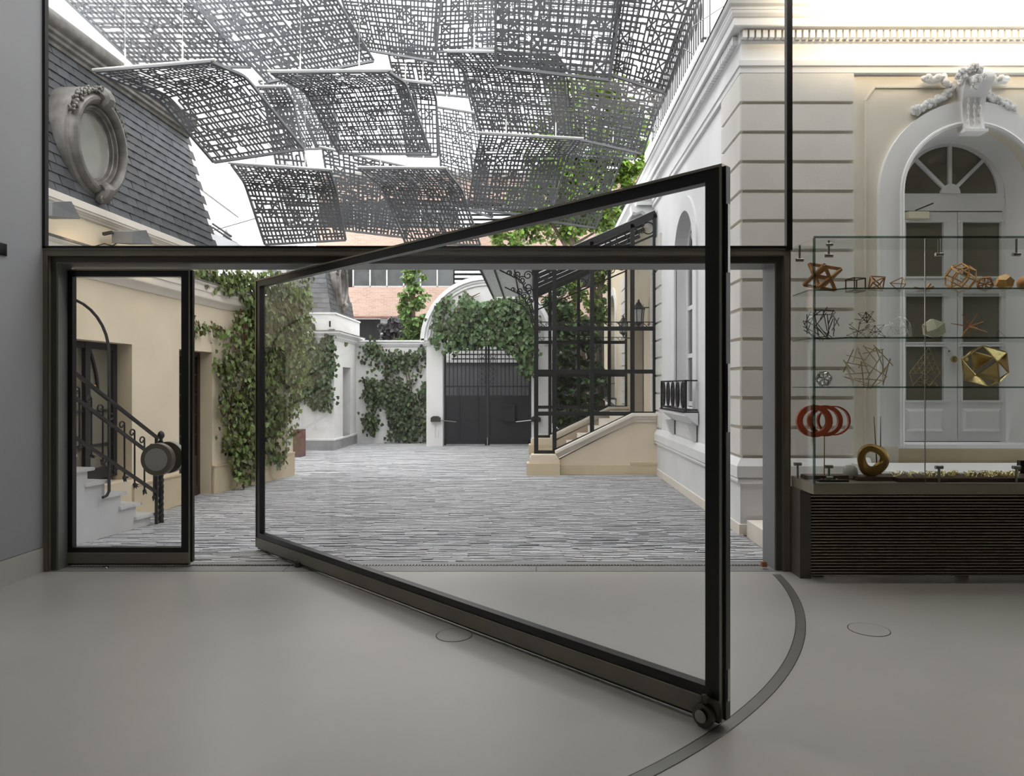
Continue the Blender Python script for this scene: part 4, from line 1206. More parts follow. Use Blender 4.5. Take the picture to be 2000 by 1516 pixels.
# floodlights
for i, (u, lab) in enumerate(((1.66,'grey floodlight on an arm under the slate roof'), (.50,'grey floodlight cut by the dark window frame'))):
    p = Vector(W_1(u, .02, 3.10)); t = thing('floodlight', tuple(p), lab, 'floodlight', 'courtyard floodlights')
    b = MB(); q = lambda a, dd, z: W_1(u+a, .02+dd, 3.10+z)
    MB().bar(q(-.02,0,.0), q(-.02,.1,.02), .03, .03).build('arm', 'flood_dark', t)
    vs = [q(.0,.08,.03), q(.0,.08,-.09), q(.0,.30,.03), q(.0,.30,-.09), q(.2,.06,.09), q(.32,.06,-.04), q(.2,.33,.09), q(.32,.33,-.04)]
    MB().add(vs, [(0,1,3,2),(0,2,6,4),(1,5,7,3),(2,3,7,6),(0,4,5,1)]).build('housing', 'flood_grey', t)
    MB().add([Vector(v)+Vector((0,0,-.001)) for v in (vs[4],vs[5],vs[7],vs[6])], [(0,1,2,3)]).build('lens', 'flood_dark', t)
    MB().tube([q(.05,.1,-.08), q(-.05,.12,-.13), q(-.12,.08,-.12), q(-.18,.02,-.16)], .006, 6).build('cable', 'black_iron', t)
    l = bpy.data.lights.new('lamp', 'SPOT'); l.energy = LIGHT_FLOOD; l.color = (1,.72,.42); l.spot_size = R(110); l.spot_blend = .8; l.shadow_soft_size = .08
    lo = bpy.data.objects.new('lamp', l); COL.objects.link(lo); lo.parent = t
    lo.location = Vector(q(.34,.22,-.05)) - p
    lo.rotation_euler = (Vector((-.05, 1.0, -.75))).to_track_quat('-Z', 'Y').to_euler()

# doors in the cream wall
def wall_door(fr, u0, u1, z0, z1, lab, arched, glass_m):
    d = thing('court_door', fr((u0+u1)/2, -.2, z0), lab, 'door', None)
    fn = lambda a, b_, w: fr(a, w, b_)
    m = MB(); w = .07
    for a0, a1, b0, b1 in ((u0,u0+w,z0,z1),(u1-w,u1,z0,z1),(u0+w,u1-w,z1-w,z1),(u0+w,u1-w,z0,z0+.12)): m.box(a0,a1,-.24,-.17,b0,b1, fr=fr)
    um = (u0+u1)/2; m.box(um-.04, um+.04, -.235, -.165, z0, z1, fr=fr)
    m.build('frame', 'wood_dark' if not arched else 'black_iron', d)
    for s0, s1 in ((u0+w, um-.04), (um+.04, u1-w)):
        g_ = MB(); g_.box(s0, s1, -.21, -.205, z0+.12, z1-w, fr=fr); g_.build('pane', glass_m, d)
        m = MB()
        if arched:
            pts = [fn(s0+.02+(s1-s0)*.35*math.sin(R(90*k/8)), z1-w-.45*(k/8), -.19) for k in range(9)]
            m.tube(pts, .018, 6)
            for zz_ in (z0+.35, z0+.72): m.box(s0, s1, -.215, -.185, zz_, zz_+.03, fr=fr)
        else:
            for k in range(1, 5): zz_ = z0+.55+(z1-z0-.6)*k/5; m.box(s0, s1, -.215, -.185, zz_, zz_+.025, fr=fr)
            m.box(s0, s1, -.22, -.18, z0+.1, z0+.55, fr=fr)
        m.build('glazing_bar', 'wood_dark' if not arched else 'black_iron', d)
    MB().sphere(fn(um+.07, z0+1.0, -.15), .025, 8, 6).build('knob', 'brass_dark', d, True)
wall_door(W_1, D1a, D1b, .5, DT, 'dark glazed door at the top of the outdoor stair', True, 'room_pane')
wall_door(W_1, D2a, D2b, 0, DT, 'dark wooden glazed door in the cream wall beside the ivy', False, 'wood_dark')

# ------------------------------------------------------------------ outdoor stair with railing
ST = Fr((-4.36, 6.40), (-4.17, 7.55))         # side face of the stair
st = thing('outdoor_stair', (-4.4, 7.0, 0), 'pale outdoor stair rising along the cream wall', 'stair')
run, rise = .213, .148
m = MB(); poly = [(-.9,0)]
u = 1.15; z = 0
pts = [(1.12,0)]
for k in range(8):
    z1 = .124-.03+rise*k
    pts += [(1.12-run*k, z1), (1.12-run*(k+1), z1)]
pts += [(-.9, pts[-1][1]), (-.9, 0)]
m.prism(pts, 0, -.42, lambda a, b_, w: ST(a, w, b_)); m.build('body', 'stair_white', st)
for k in range(8):
    z1 = .124-.03+rise*k; u1 = 1.12-run*k
    m = MB(); m.box(u1-run-.03, u1+.045, -.42, .03, z1, z1+.032, fr=ST); m.tube([ST(u1+.045,.03,z1+.016), ST(u1+.045,-.42,z1+.016)], .016, 8)
    m.build('tread', 'stair_white', st)
rl = thing('stair_railing', (-4.2, 7.0, 0), 'black wrought iron stair railing with curled bars and leaf drops', 'railing')
RLF = lambda u, z: ST(u, .055, z)
def rz_(y, a): # height of a rail at Y
    return a - (y-7.55)*.634
y2u = lambda y: (y-6.40)/ST.t.y
for a, r, y0_, y1_ in ((.935,.014,5.7,7.55),(.705,.014,5.7,7.36),(.335,.014,5.7,7.55)):
    MB().bar(RLF(y2u(y0_), rz_(y0_,a)), RLF(y2u(y1_), rz_(y1_,a)), .028, .03).build('rail', 'black_iron', rl)
MB().bar(RLF(y2u(7.36),rz_(7.36,.705)), RLF(y2u(7.36),rz_(7.36,.7)-.02), .02,.02).build('rail_end', 'black_iron', rl)
MB().bar(RLF(y2u(7.53),0), RLF(y2u(7.53),.95), .026, .026).build('end_bar', 'black_iron', rl)
for i in range(10):
    yb = 7.49 - .1395*i
    u = y2u(yb); zt_ = rz_(yb,.705)+.1; zb_ = rz_(yb,.335)-.06
    m = MB(); pts = [RLF(u, zb_), RLF(u, zt_)]
    for k in range(1, 15):
        a = R(180*0 + k*26); rr_ = .04*(1-k/26)
        pts.append(RLF(u-.036+rr_*math.cos(a), zt_+rr_*math.sin(a)))
    m.tube(pts, .0085, 6); b_ = m.build('curled_bar', 'black_iron', rl)
    m = MB(); rr = random.Random(i)
    c = Vector(RLF(u, zb_-.01))
    for k in range(7):
        d = Vector((rr.uniform(-.3,.6), rr.uniform(-1,1), rr.uniform(-1,.6))).normalized()
        e = c + d*.055; s_ = d.orthogonal().normalized()*.02
        m.add([c-s_, c+s_, e, c+Vector((.012,0,-.01))], [(0,1,2),(0,1,3),(1,2,3),(0,3,2)])
    m.sphere(c, .02, 6, 4); m.build('leaf_drop', 'black_iron', b_)
nw = MB(); n = 48; base = Vector(RLF(y2u(7.60), 0))
for st_ in (0, 1, 2):
    pts = []
    for k in range(n):
        a = k*.62 + st_*2.094; pts.append(base + Vector((.016*math.cos(a), .016*math.sin(a), .9*k/(n-1))))
    nw.tube(pts, .0135, 6)
nw.build('twisted_newel', 'black_iron', rl, True)
MB().lathe([(.012,0),(.02,.01),(.014,.02),(.034,.045),(.036,.07),(.024,.1),(.0,.115)], base+Vector((0,0,.9)), n=12).build('finial', 'black_iron', rl, True)
hp = thing('hoop_rail', (-4.2, 6.4, 0), 'tall black iron hoop handrail arching over the stair', 'handrail')
pts = [RLF(y2u(6.87)-.03-.05, .41), RLF(y2u(6.87)-.03, .42), RLF(y2u(6.87), .46), RLF(y2u(6.87), 1.82)]
for k in range(1, 17):
    a = R(180*k/16); pts.append(RLF(y2u(6.36+.51*math.cos(a)), 1.82+.5*math.sin(a)))
pts.append(RLF(y2u(5.85), .9))
MB().tube(pts, .014, 8).build('hoop', 'black_iron', hp, True)
# ================================================================== WHITE PAVILION AT THE BACK OF THE COURT
PX0, PX1, PY0, PY1 = -8.0, -4.74, 16.3, 18.6
pv = thing('white_pavilion', (-6, 17, 0), 'small white pavilion with grey slate mansard at the back of the court', 'building')
m = MB()
dn0, dn1 = 17.05, 17.75
m.box(PX0, PX1, PY0, PY0+.3, 0, 2.62)
for y0, y1, z0, z1 in ((PY0+.3,dn0,0,2.62),(dn0,dn1,1.98,2.62),(dn1,PY1,0,2.62)): m.box(PX1-.3, PX1, y0, y1, z0, z1)
pw = m.build('wall', 'white_plaster', pv)
MB().box(PX1-.32, PX1-.25, dn0, dn1, 0.06, 1.98).build('doorway', 'dark_void', pv)
prof = [(0,2.60),(.02,2.605),(.04,2.64),(.06,2.65),(.06,2.69),(.10,2.72),(.16,2.75),(.17,2.78),(.17,2.80),(-.1,2.84)]
pp = lambda i, p: [(PX0, PY0-p), (PX1+p, PY0-p), (PX1+p, PY1)][i]
MB().sweep(prof, pp, 3).build('cornice', 'mansion_white', pv)
MB().sweep([(.172,2.785),(.176,2.79),(.176,2.806),(-.1,2.845)], pp, 3).build('lead_edge', 'zinc', pv)
prof = [(.0,2.80),(.02,2.80),(.02,3.20),(.045,3.205),(.045,3.245),(-.15,3.25)]
MB().sweep(prof, pp, 3).build('parapet', 'white_plaster', pv)
MB().sweep([(0,0),(.03,0),(.03,.22),(.0,.225)], pp, 3).build('plinth', 'plinth_grey', pv)
MB().sweep([(0.03,.22),(.04,.225),(.04,.26),(.0,.265)], pp, 3).build('plinth_band', 'white_plaster', pv)
m = MB(); m.add([(PX0,PY0+.1,3.24),(PX1-.1,PY0+.1,3.24),(PX1-.1,PY1,3.24),(PX0,PY1,3.24),(PX0,PY0+.4,4.6),(PX1-.38,PY0+.4,4.6),(PX1-.38,PY1-.2,4.6),(PX0,PY1-.2,4.6)], [(0,1,5,4),(1,2,6,5),(2,3,7,6),(4,5,6,7)])
pm = m.build('mansard', 'slate_pale', pv)
nm = 0
for r in range(11):
    z0 = 3.25+r*.122; f0 = (z0-3.24)/1.36; f1 = (z0+.14-3.24)/1.36
    y0 = PY0+.1+.3*f0; x = PX0+3.0-1.6 + (.11 if r % 2 else 0)
    xe = PX1-.1-.28*f0
    x = -6.6 + (.11 if r % 2 else 0)
    while x < xe-.1:
        w = min(.212, xe-x-.01)
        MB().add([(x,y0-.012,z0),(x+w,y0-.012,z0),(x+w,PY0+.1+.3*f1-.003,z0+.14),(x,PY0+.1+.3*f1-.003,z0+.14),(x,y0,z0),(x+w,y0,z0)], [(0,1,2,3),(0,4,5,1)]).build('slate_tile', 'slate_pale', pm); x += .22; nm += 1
    x0_ = PX1-.1-.28*f0; x1_ = PX1-.1-.28*f1; y = PY0+.12+.3*f0
    while y < PY1-.2:
        w = .20
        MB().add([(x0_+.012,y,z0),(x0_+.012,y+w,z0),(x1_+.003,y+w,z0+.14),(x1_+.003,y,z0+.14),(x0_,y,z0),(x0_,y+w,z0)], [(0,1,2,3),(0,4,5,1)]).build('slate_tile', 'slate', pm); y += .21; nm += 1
PF = Fr((PX1-.24, PY0), (PX1-.24, PY1))
dormer(pv, PF, 1.15, 4.05, .12, .62, .45, .4)
MB().box(PX1-.12, PX1+.03, PY0-.06, PY0+.02, 2.85, 3.1).build('junction_box', 'white_plaster', pv)
MB().box(PX1-.1, PX1-.06, PY0-.064, PY0-.06, 2.9, 3.04).build('vent_slot', 'dark_void', pv)

# rust planter
MB().prism([(-5.22,14.62),(-4.96,14.62),(-4.96,14.95),(-5.22,14.95)], 0, .58, XY).build('planter', 'rust_metal', label='tall rusty metal planter by the ivy wall', cat='planter')

# ================================================================== BACK WALL AND GATE
bw = thing('wall_back_court', (-3, 18.4, 0), 'white plastered courtyard wall with moulded coping, hung with ivy', 'wall', kind='structure')
MB().box(-4.9, -2.6, 18.3, 18.6, 0, 2.60).build('wall_face', 'white_plaster', bw)
prof = [(0,2.54),(.03,2.56),(.04,2.6),(.07,2.61),(.07,2.65),(.11,2.68),(.11,2.72),(-.2,2.74)]
MB().sweep(prof, lambda i, p: [(-4.9,18.3-p),(-2.6,18.3-p)][i], 2).build('coping', 'mansion_white', bw)
MB().box(-4.6,-3.5, 18.27, 18.3, 0, .3).build('skirting', 'white_plaster', bw)
gw = thing('wall_gate', (-1.2, 17.4, 0), 'white arched gate wall with heavy moulded arch', 'wall', kind='structure')
GX, GY, GZ, GRo = -1.2, 17.3, 2.6, 1.62
gl_, gr_ = -2.31, -.09
go = arc(GX, 2.45, 1.11, 180, 0, 20)
poly = [(-2.72,0),(gl_,0)] + go + [(gr_,0),(.42,0),(.42,2.6)] + arc(GX, GZ, 1.50, 0, 180, 28) + [(-2.72,2.6)]
MB().prism(poly, GY, GY+.4, XZ).build('wall_face', 'white_plaster', gw)
m = MB()
for r0, r1, p in ((1.66,1.56,.12),(1.56,1.50,.07),(1.50,1.43,.04)):
    o = [(-2.72-(r0-1.5), GZ)] + arc(GX, GZ, r0, 180, 0, 28); i_ = arc(GX, GZ, r1, 180, 0, 28)
    m.prism(arc(GX, GZ, r0, 180, 0, 28) + i_[::-1], GY-p, GY+.4, XZ)
m.build('arch_moulding', 'mansion_white', gw)
prof = [(0,2.50),(.03,2.52),(.05,2.56),(.08,2.58),(.08,2.63),(.12,2.65),(.12,2.69),(-.3,2.70)]
MB().sweep(prof, lambda i, p: [(-2.72-p,18.3),(-2.72-p,GY-p),(-2.62,GY-p)][i], 3).build('coping', 'mansion_white', gw)
MB().sweep(prof, lambda i, p: [(.25,GY-p),(.42,GY-p)][i], 2).build('coping', 'mansion_white', gw)
gt = thing('courtyard_gate', (GX, GY+.2, 0), 'black double steel gate, solid below with bars above', 'gate')
yg = GY+.12
xm = GX
def curve_top(x): return 2.36 + .18*math.cos((x-GX)/1.11*math.pi/2)
for x0, x1, nm_ in ((gl_+.02, xm-.01, 'l'), (xm+.01, gr_-.02, 'r')):
    lf = thing('gate_leaf', (x0, yg, 0), None, None); lf.parent = gt; lf.location = lf.location - OFF[gt.name]; OFF[lf.name] = Vector((x0, yg, 0))
    MB().box(x0, x1, yg-.01, yg+.01, .05, 1.26).build('sheet', 'gate_steel', lf)
    m = MB(); nsc = 14
    for k in range(nsc):
        xa = x0+(x1-x0)*k/nsc; xb = x0+(x1-x0)*(k+1)/nsc
        m.prism([(xa,1.26)] + [((xa+xb)/2-(xb-xa)/2*math.cos(R(180*q/6)), 1.26+.022*math.sin(R(180*q/6))) for q in range(7)] + [(xb,1.26)], yg-.01, yg+.01, XZ)
    m.build('scalloped_edge', 'gate_steel', lf)
    m = MB(); m.box(x0,x0+.05,yg-.03,yg+.03,0.02,curve_top(x0)); m.box(x1-.05,x1,yg-.03,yg+.03,.02,curve_top(x1)); m.box(x0,x1,yg-.03,yg+.03,.05,.11); m.box(x0,x1,yg-.025,yg+.025,1.48,1.52)
    k = 10
    for q in range(k):
        xa = x0+(x1-x0)*q/k; xb = x0+(x1-x0)*(q+1)/k
        m.bar((xa,yg,curve_top(xa)),(xb,yg,curve_top(xb)),.05,.05)
    m.build('leaf_frame', 'gate_steel', lf)
    nb = 10
    for q in range(1, nb):
        xa = x0+.03+(x1-x0-.06)*q/nb
        MB().box(xa-.011, xa+.011, yg-.011, yg+.011, 1.26, curve_top(xa)).build('bar', 'gate_steel', lf)
    # ring column by the meeting stile
    m = MB(); xr = x1-.13 if nm_ == 'l' else x0+.13
    for q in range(6):
        m.tube([(xr+.06*math.cos(2*math.pi*a/12), yg, 1.62+q*.13+.06*math.sin(2*math.pi*a/12)) for a in range(12)], .01, 5, closed=True)
    m.build('ring_column', 'gate_steel', lf)
    for xa in ((x0+.38, x0+.86) if nm_ == 'l' else ()):
        MB().box(xa-.012, xa+.012, yg-.03, yg-.01, .1, 1.5).build('wicket_stile', 'gate_steel', lf)
    MB().box(x0+.06, x1-.06, yg-.016, yg-.008, .64, .66).build('seam', 'black_iron', lf)
lb = MB().box(P(985,0,yg).x, P(1006,0,yg).x, yg-.10, yg-.01, P(0,823,yg).z, P(0,793,yg).z).build('letter_box', 'gate_steel', gt)
MB().box(P(984,0,yg).x, P(1007,0,yg).x, yg-.11, yg-.01, P(0,793,yg).z, P(0,790,yg).z).build('box_lid', 'gate_steel', lb)
for xo, d, lab in ((-2.48, 1, 'gate motor arm on the ivy side of the gate'), (.02, -1, 'gate motor arm beside the glass porch')):
    a = thing('gate_operator', (xo, GY-.05, .6), lab, 'gate motor', 'gate motors')
    MB().prism([(xo-.12,.62),(xo+.12,.62),(xo+.12,.72),(xo+.06,.76),(xo-.06,.76),(xo-.12,.72)], GY-.10, GY-.0, XZ).build('motor_housing', 'steel_dark', a)
    MB().tube([(xo+d*.08,GY-.06,.66),(xo+d*.5,yg-.06,.61)], .014, 8).build('arm', 'steel', a)
    MB().tube([(xo-d*.02,GY-.02,.62),(xo-d*.02,GY-.01,.25),(xo+d*.05,GY-.01,.22),(xo+d*.06,GY-.01,.4)], .008, 6).build('conduit', 'white_plaster', a)

# ================================================================== IRON AND GLASS PORCH
pf, pb = 11.9, 15.6
pc_ = thing('glass_porch', (1.0, 13.7, 0), 'black iron and glass porch over the mansion entrance stair', 'porch')
posts = [(-.018,.075),(.30,.07),(.945,.07),(1.64,.07),(2.03,.05)]
ztop = lambda x: 3.57 + (4.47-3.57)*max(0, min(1, x/2.05))
def stair_z(x): return .36 if x < .34 else (.36+(1.0-.36)*(x-.34)/(1.66-.34) if x < 1.66 else 1.0)
RAILS = [2.496, 1.756, 1.033]
for side_i, Y in enumerate((pf, pb)):
    fr_ = thing('porch_side', (1, Y, 0), None, None); fr_.parent = pc_; fr_.location = fr_.location - OFF[pc_.name]; OFF[fr_.name] = Vector((1, Y, 0))
    for x, w in posts: MB().box(x, x+w, Y-.035, Y+.035, stair_z(x+w/2)-.02 if x > -.1 else .36, ztop(x)).build('post', 'black_iron', fr_)
    for z in RAILS:
        MB().box(-.018, 2.08, Y-.03, Y+.03, z-.035, z+.035).build('rail', 'black_iron', fr_)
    MB().box(-.018, .36, Y-.03, Y+.03, .345, .40).build('foot_rail', 'black_iron', fr_)
    MB().bar((.32,Y,.385), (1.66,Y,1.02), .06, .07, up=(0,1,0)).build('raking_rail', 'black_iron', fr_)
    # sloping roof beam and ring frieze
    MB().bar((-.02,Y,3.55), (2.08,Y,4.47), .07, .12, up=(0,0,1)).build('roof_beam', 'black_iron', fr_)
    MB().bar((-.02,Y,3.20), (2.08,Y,4.12), .03, .03, up=(0,0,1)).build('frieze_rail', 'black_iron', fr_)
    for k in range(9):
        xc = .15+k*.225; zc = ztop(xc)-.2
        m = MB(); r = .10 if k % 2 == 0 else .07
        m.tube([(xc+r*math.cos(2*math.pi*a/16), Y, zc+r*math.sin(2*math.pi*a/16)) for a in range(16)], .011, 6, closed=True)
        m.tube([(xc-.11+.035*math.cos(2*math.pi*a/10), Y, zc-.05+.035*math.sin(2*math.pi*a/10)) for a in range(10)], .009, 5, closed=True)
        m.build('frieze_ring', 'black_iron', fr_)
    # scroll band over the upper rail
    MB().box(-.018, 2.05, Y-.008, Y+.008, 2.60, 2.615).build('band_rail', 'black_iron', fr_)
    for k in range(9):
        xs = .08+k*.22
        m = MB(); m.tube([(xs,Y,2.61),(xs+.09,Y,2.53)], .007, 5)
        m.tube([(xs+.12+.03*(1-q/14)*math.cos(q*.6), Y, 2.565+.03*(1-q/14)*math.sin(q*.6)) for q in range(13)], .006, 5)
        m.build('scroll', 'black_iron', fr_)
    # panes
    xs = [p[0]+p[1] for p in posts]; xe = [p[0] for p in posts]
    for k in range(4):
        zb_ = [stair_z((xs[k]+xe[k+1])/2)+.05] + RAILS[::-1] + [min(ztop(xs[k]), ztop(xe[k+1]))-.06]
        for a, b_ in zip(zb_, zb_[1:]):
            if b_ - a < .12: continue
            if a == zb_[0] and 0 < k < 3:
                za, zc_ = stair_z(xs[k])+.04, stair_z(xe[k+1])+.04
                MB().add([(xs[k],Y,za),(xe[k+1],Y,min(zc_,b_)),(xe[k+1],Y,b_),(xs[k],Y,b_)], [(0,1,2,3)]).build('pane', 'porch_glass', fr_)
            else:
                MB().box(xs[k], xe[k+1], Y-.003, Y+.003, a+.03, b_-.03).build('pane', 'porch_glass', fr_)
# roof: purlins, glass and awning of ribbed glass slats
m = MB(); m.add([(-.02,pf,3.63),(2.08,pf,4.55),(2.08,pb,4.55),(-.02,pb,3.63)], [(0,1,2,3)]); rf = m.build('roof_glass', 'ribbed_glass', pc_)
for k in range(1, 6):
    yy = pf+(pb-pf)*k/6; MB().bar((-.02,yy,3.57),(2.08,yy,4.49),.04,.07).build('rafter', 'black_iron', pc_)
MB().box(-.05,.05,pf,pb,3.46,3.60).build('eaves_beam', 'black_iron', pc_)
for k in range(20):
    yy = pf-.4+(pb+.35-pf)*k/20
    MB().add([(-.93,yy,3.535),(-.03,yy,3.555),(-.03,yy+.215,3.535),(-.93,yy+.215,3.515),(-.93,yy,3.545),(-.03,yy,3.565),(-.03,yy+.215,3.545),(-.93,yy+.215,3.525)], [(0,1,2,3),(4,7,6,5),(0,4,5,1),(2,6,7,3),(0,3,7,4)]).build('awning_slat', 'ribbed_glass', pc_)
for x in (-.93, -.69, -.35): MB().box(x-.012, x+.012, pf-.4, pb, 3.47, 3.52).build('awning_rib', 'black_iron', pc_)
for yy in (pf-.2, 13.7, pb-.1):
    m = MB()
    for k, (x0, z0, r) in enumerate(((-.12,3.38,.08),(-.22,3.30,.07),(-.12,3.18,.09),(-.3,3.40,.06),(-.07,2.98,.06),(-.44,3.42,.05))):
        m.tube([(x0+r*(1-q/20)*math.cos(q*.6+k), yy, z0+r*(1-q/20)*math.sin(q*.6+k)) for q in range(16)], .011, 5)
    m.tube([(-.02,yy,2.75),(-.1,yy,3.05),(-.25,yy,3.3),(-.6,yy,3.47)], .014, 6)
    m.build('scroll_bracket', 'black_iron', pc_)
# grab post at the front corner
MB().bar((.335,pf-.06,.40),(.335,pf-.06,.2),.03,.03).build('foot_post', 'black_iron', pc_)

# stair parapets
def parapet(Y, lab):
    t = thing('stair_parapet', (1, Y, 0), lab, 'parapet', 'entrance stair parapets')
    MB().box(-.14, .42, Y-.28, Y+.1, 0, .205).build('pedestal', 'cream_base', t)
    m = MB()
    m.prism([(-.10,.205),(.42,.205),(.42,.25),(.36,.345),(-.06,.345),(-.09,.28)], Y-.24, Y+.08, XZ); m.build('pedestal_cap', 'cream_stone', t)
    MB().prism([(.36,.02),(2.12,.02),(2.12,.90),(1.66,.90),(.42,.26)], Y-.12, Y+.06, XZ).build('wall', 'cream_stone', t)
    for k, (dz0, dz1, pr) in enumerate(((.0,.045,.22),(-.05,.0,.18),(-.10,-.05,.15))):
        m = MB()
        pts = [(.34,.36+dz0),(1.66,1.0+dz0),(2.12,1.0+dz0),(2.12,1.0+dz1),(1.66,1.0+dz1),(.34,.36+dz1)]
        m.prism(pts, Y-pr, Y+.1, XZ); m.build('coping', 'cream_trim', t)
    MB().box(.43, 2.12, Y-.15, Y-.1, 0, .165).build('plinth', 'cream_base', t)
    MB().box(1.62, 2.12, Y-.155, Y-.1, .165, .215).build('plinth', 'cream_base', t)
parapet(pf-.02, 'cream stone stair parapet nearest the court, under the glass porch')
parapet(pb, 'cream stone stair parapet on the garden side of the porch')
es = thing('entrance_steps', (1.0, 13.7, 0), 'stone steps between the two porch parapets', 'steps')
for k in range(6): MB().box(.45+.24*k, 2.05, pf+.1, pb-.3, .001+.16*k, .16*(k+1)).build('step', 'cream_trim', es)

# wall lanterns
def lantern(p, s, lab):
    t = thing('wall_lantern', p, lab, 'lantern', 'porch lanterns')
    x, y, z = p
    n = 6
    MB().lathe([(.02*s,-.06*s),(.05*s,-.03*s),(.09*s,.0),(.10*s,.02*s)], p, n=n).build('base', 'black_iron', t)
    MB().lathe([(.085*s,.02*s),(.105*s,.26*s)], p, n=n).build('glass_body', 'lamp_glass', t)
    m = MB()
    for k in range(n):
        a = 2*math.pi*k/n; m.bar((x+.09*s*math.cos(a), y+.09*s*math.sin(a), z+.02*s), (x+.11*s*math.cos(a), y+.11*s*math.sin(a), z+.27*s), .014*s, .014*s)
    m.build('cage', 'black_iron', t)
    MB().lathe([(.13*s,.26*s),(.13*s,.28*s),(.08*s,.33*s),(.05*s,.38*s),(.05*s,.39*s),(.02*s,.41*s),(.025*s,.43*s),(.0,.47*s)], p, n=n).build('roof', 'black_iron', t)
    m = MB(); m.tube([(x,y,z-.06*s),(x,y,z-.1*s),(x+.05,y,z-.12*s),(MX,y,z-.12*s)], .016, 6); m.tube([(x+.1*s,y,z+.3*s),(MX,y,z+.3*s)], .012, 6); m.build('bracket', 'black_iron', t)
lantern((1.91,12.75,2.67), .95, 'black wall lantern on the near side of the porch door')
lantern((1.93,15.1,2.66), .85, 'smaller-looking black wall lantern deeper inside the porch')

# balcony slab over the porch with carved console
bs = thing('porch_balcony', (2.0, 14, 4.7), 'white moulded balcony slab above the porch on a carved scroll console', 'balcony')
m = MB(); m.sweep([(0,4.70),(.03,4.70),(.03,4.76),(.06,4.80),(.10,4.84),(.10,4.92),(-.4,4.94)], lambda i, p: [(2.2,12.2-p),(1.82-p,12.2-p),(1.82-p,16.6)][i], 3); m.build('fascia', 'mansion_white', bs)
MB().box(1.82, 2.15, 12.2, 16.6, 4.70, 4.92).build('slab', 'plinth_grey', bs)  # grey instead of white: the soffit's shadow is painted into the slab
m = MB(); pts = [(2.1,4.35),(2.02,4.36),(1.95,4.42),(1.93,4.5),(1.98,4.57),(1.9,4.62),(1.8,4.58),(1.74,4.60),(1.72,4.55),(1.70,4.70),(2.1,4.70)]
m.prism(pts, 12.25, 12.45, XZ); m.tube([(1.995+.05*(1-q/20)*math.cos(q*.6), 12.24, 4.47+.05*(1-q/20)*math.sin(q*.6)) for q in range(18)], .014, 6); m.build('console', 'mansion_white', bs)

# ================================================================== BRICK BUILDING, PARTY WALL, ROOFS BEYOND
bk = thing('brick_building', (-2, 31, 0), 'modern brick building with ribbon windows beyond the back wall', 'building')
BY = 30.0
def bz(py): return CAMZ - (py-CY)*BY/F
def bxx(px): return (px-CX)*BY/F
XL, XR = -9.5, 7.0
for z0, z1 in ((bz(618),bz(561)), (bz(488),bz(445)), (bz(392),bz(345))):
    MB().box(XL, XR, BY, BY+.4, z0, z1).build('brick_band', 'brick', bk)
for z0, z1 in ((bz(561),bz(488)), (bz(445),bz(392))):
    MB().box(XL, XR, BY+.35, BY+.5, z0, z1).build('window_recess', 'dark_void', bk)
    x = bxx(690); 
    for k in range(6):
        x0 = bxx(688+33*k); x1 = bxx(688+33*(k+1))-.04
        w = MB().box(x0, x1, BY+.22, BY+.24, z0+.05, z1).build('window_pane', 'far_window', bk)
        m = MB(); m.box(x0-.03,x0+.03,BY+.15,BY+.26,z0,z1); m.box(x0,x1,BY+.15,BY+.26,z0,z0+.08); m.build('window_frame', 'louver', w)
        if k % 2 == 0: MB().box(x0+.1, x0+.35, BY+.28, BY+.3, z0, z1).build('curtain', 'white_plaster', w)
    for k in range(int((z1-z0)/.2)):
        MB().box(bxx(888), bxx(1010), BY-.02, BY+.05, z0+k*.2, z0+k*.2+.11).build('louver_slat', 'louver', bk)
MB().box(XL, XR, BY-.05, BY+.4, bz(621), bz(618)).build('soffit_line', 'rust_metal', bk)
MB().box(XL, XR, BY+.7, BY+.9, 0, bz(620)).build('ground_floor', 'dark_void', bk)
for px in (740, 800, 868): MB().box(bxx(px), bxx(px)+.25, BY+.3, BY+.6, 0, bz(620)).build('pier', 'plinth_grey', bk)
MB().box(XL, XR, BY-.6, BY+.4, bz(345), bz(338)).build('roof_slab', 'louver', bk)
MB().box(bxx(865), bxx(1045), GY+3, GY+3.2, 0, bz(640)*0+2.2).build('garage_backdrop', 'garage', label='flat dark sheet coloured like the shaded garage recess behind the gate bars', cat='backdrop')  # flat sheet, the recess's shade is put into its dark colour
gs = thing('slatted_screen', (GX, GY+3, 2.2), 'pale slatted screen above the dark recess behind the gate', 'screen')
for k in range(6): MB().box(-3.2, .8, GY+2.9, GY+3, 2.2+k*.13, 2.2+k*.13+.085).build('slat', 'louver', gs)

pw_ = thing('party_wall', (-9, 15, 0), 'tall blank off-white party wall rising behind the slate roof', 'wall', kind='structure')
MB().box(-9.3, -8.6, 6.0, 25, 2.5, 9.8).build('wall_face', 'party_wall', pw_)
m = MB()


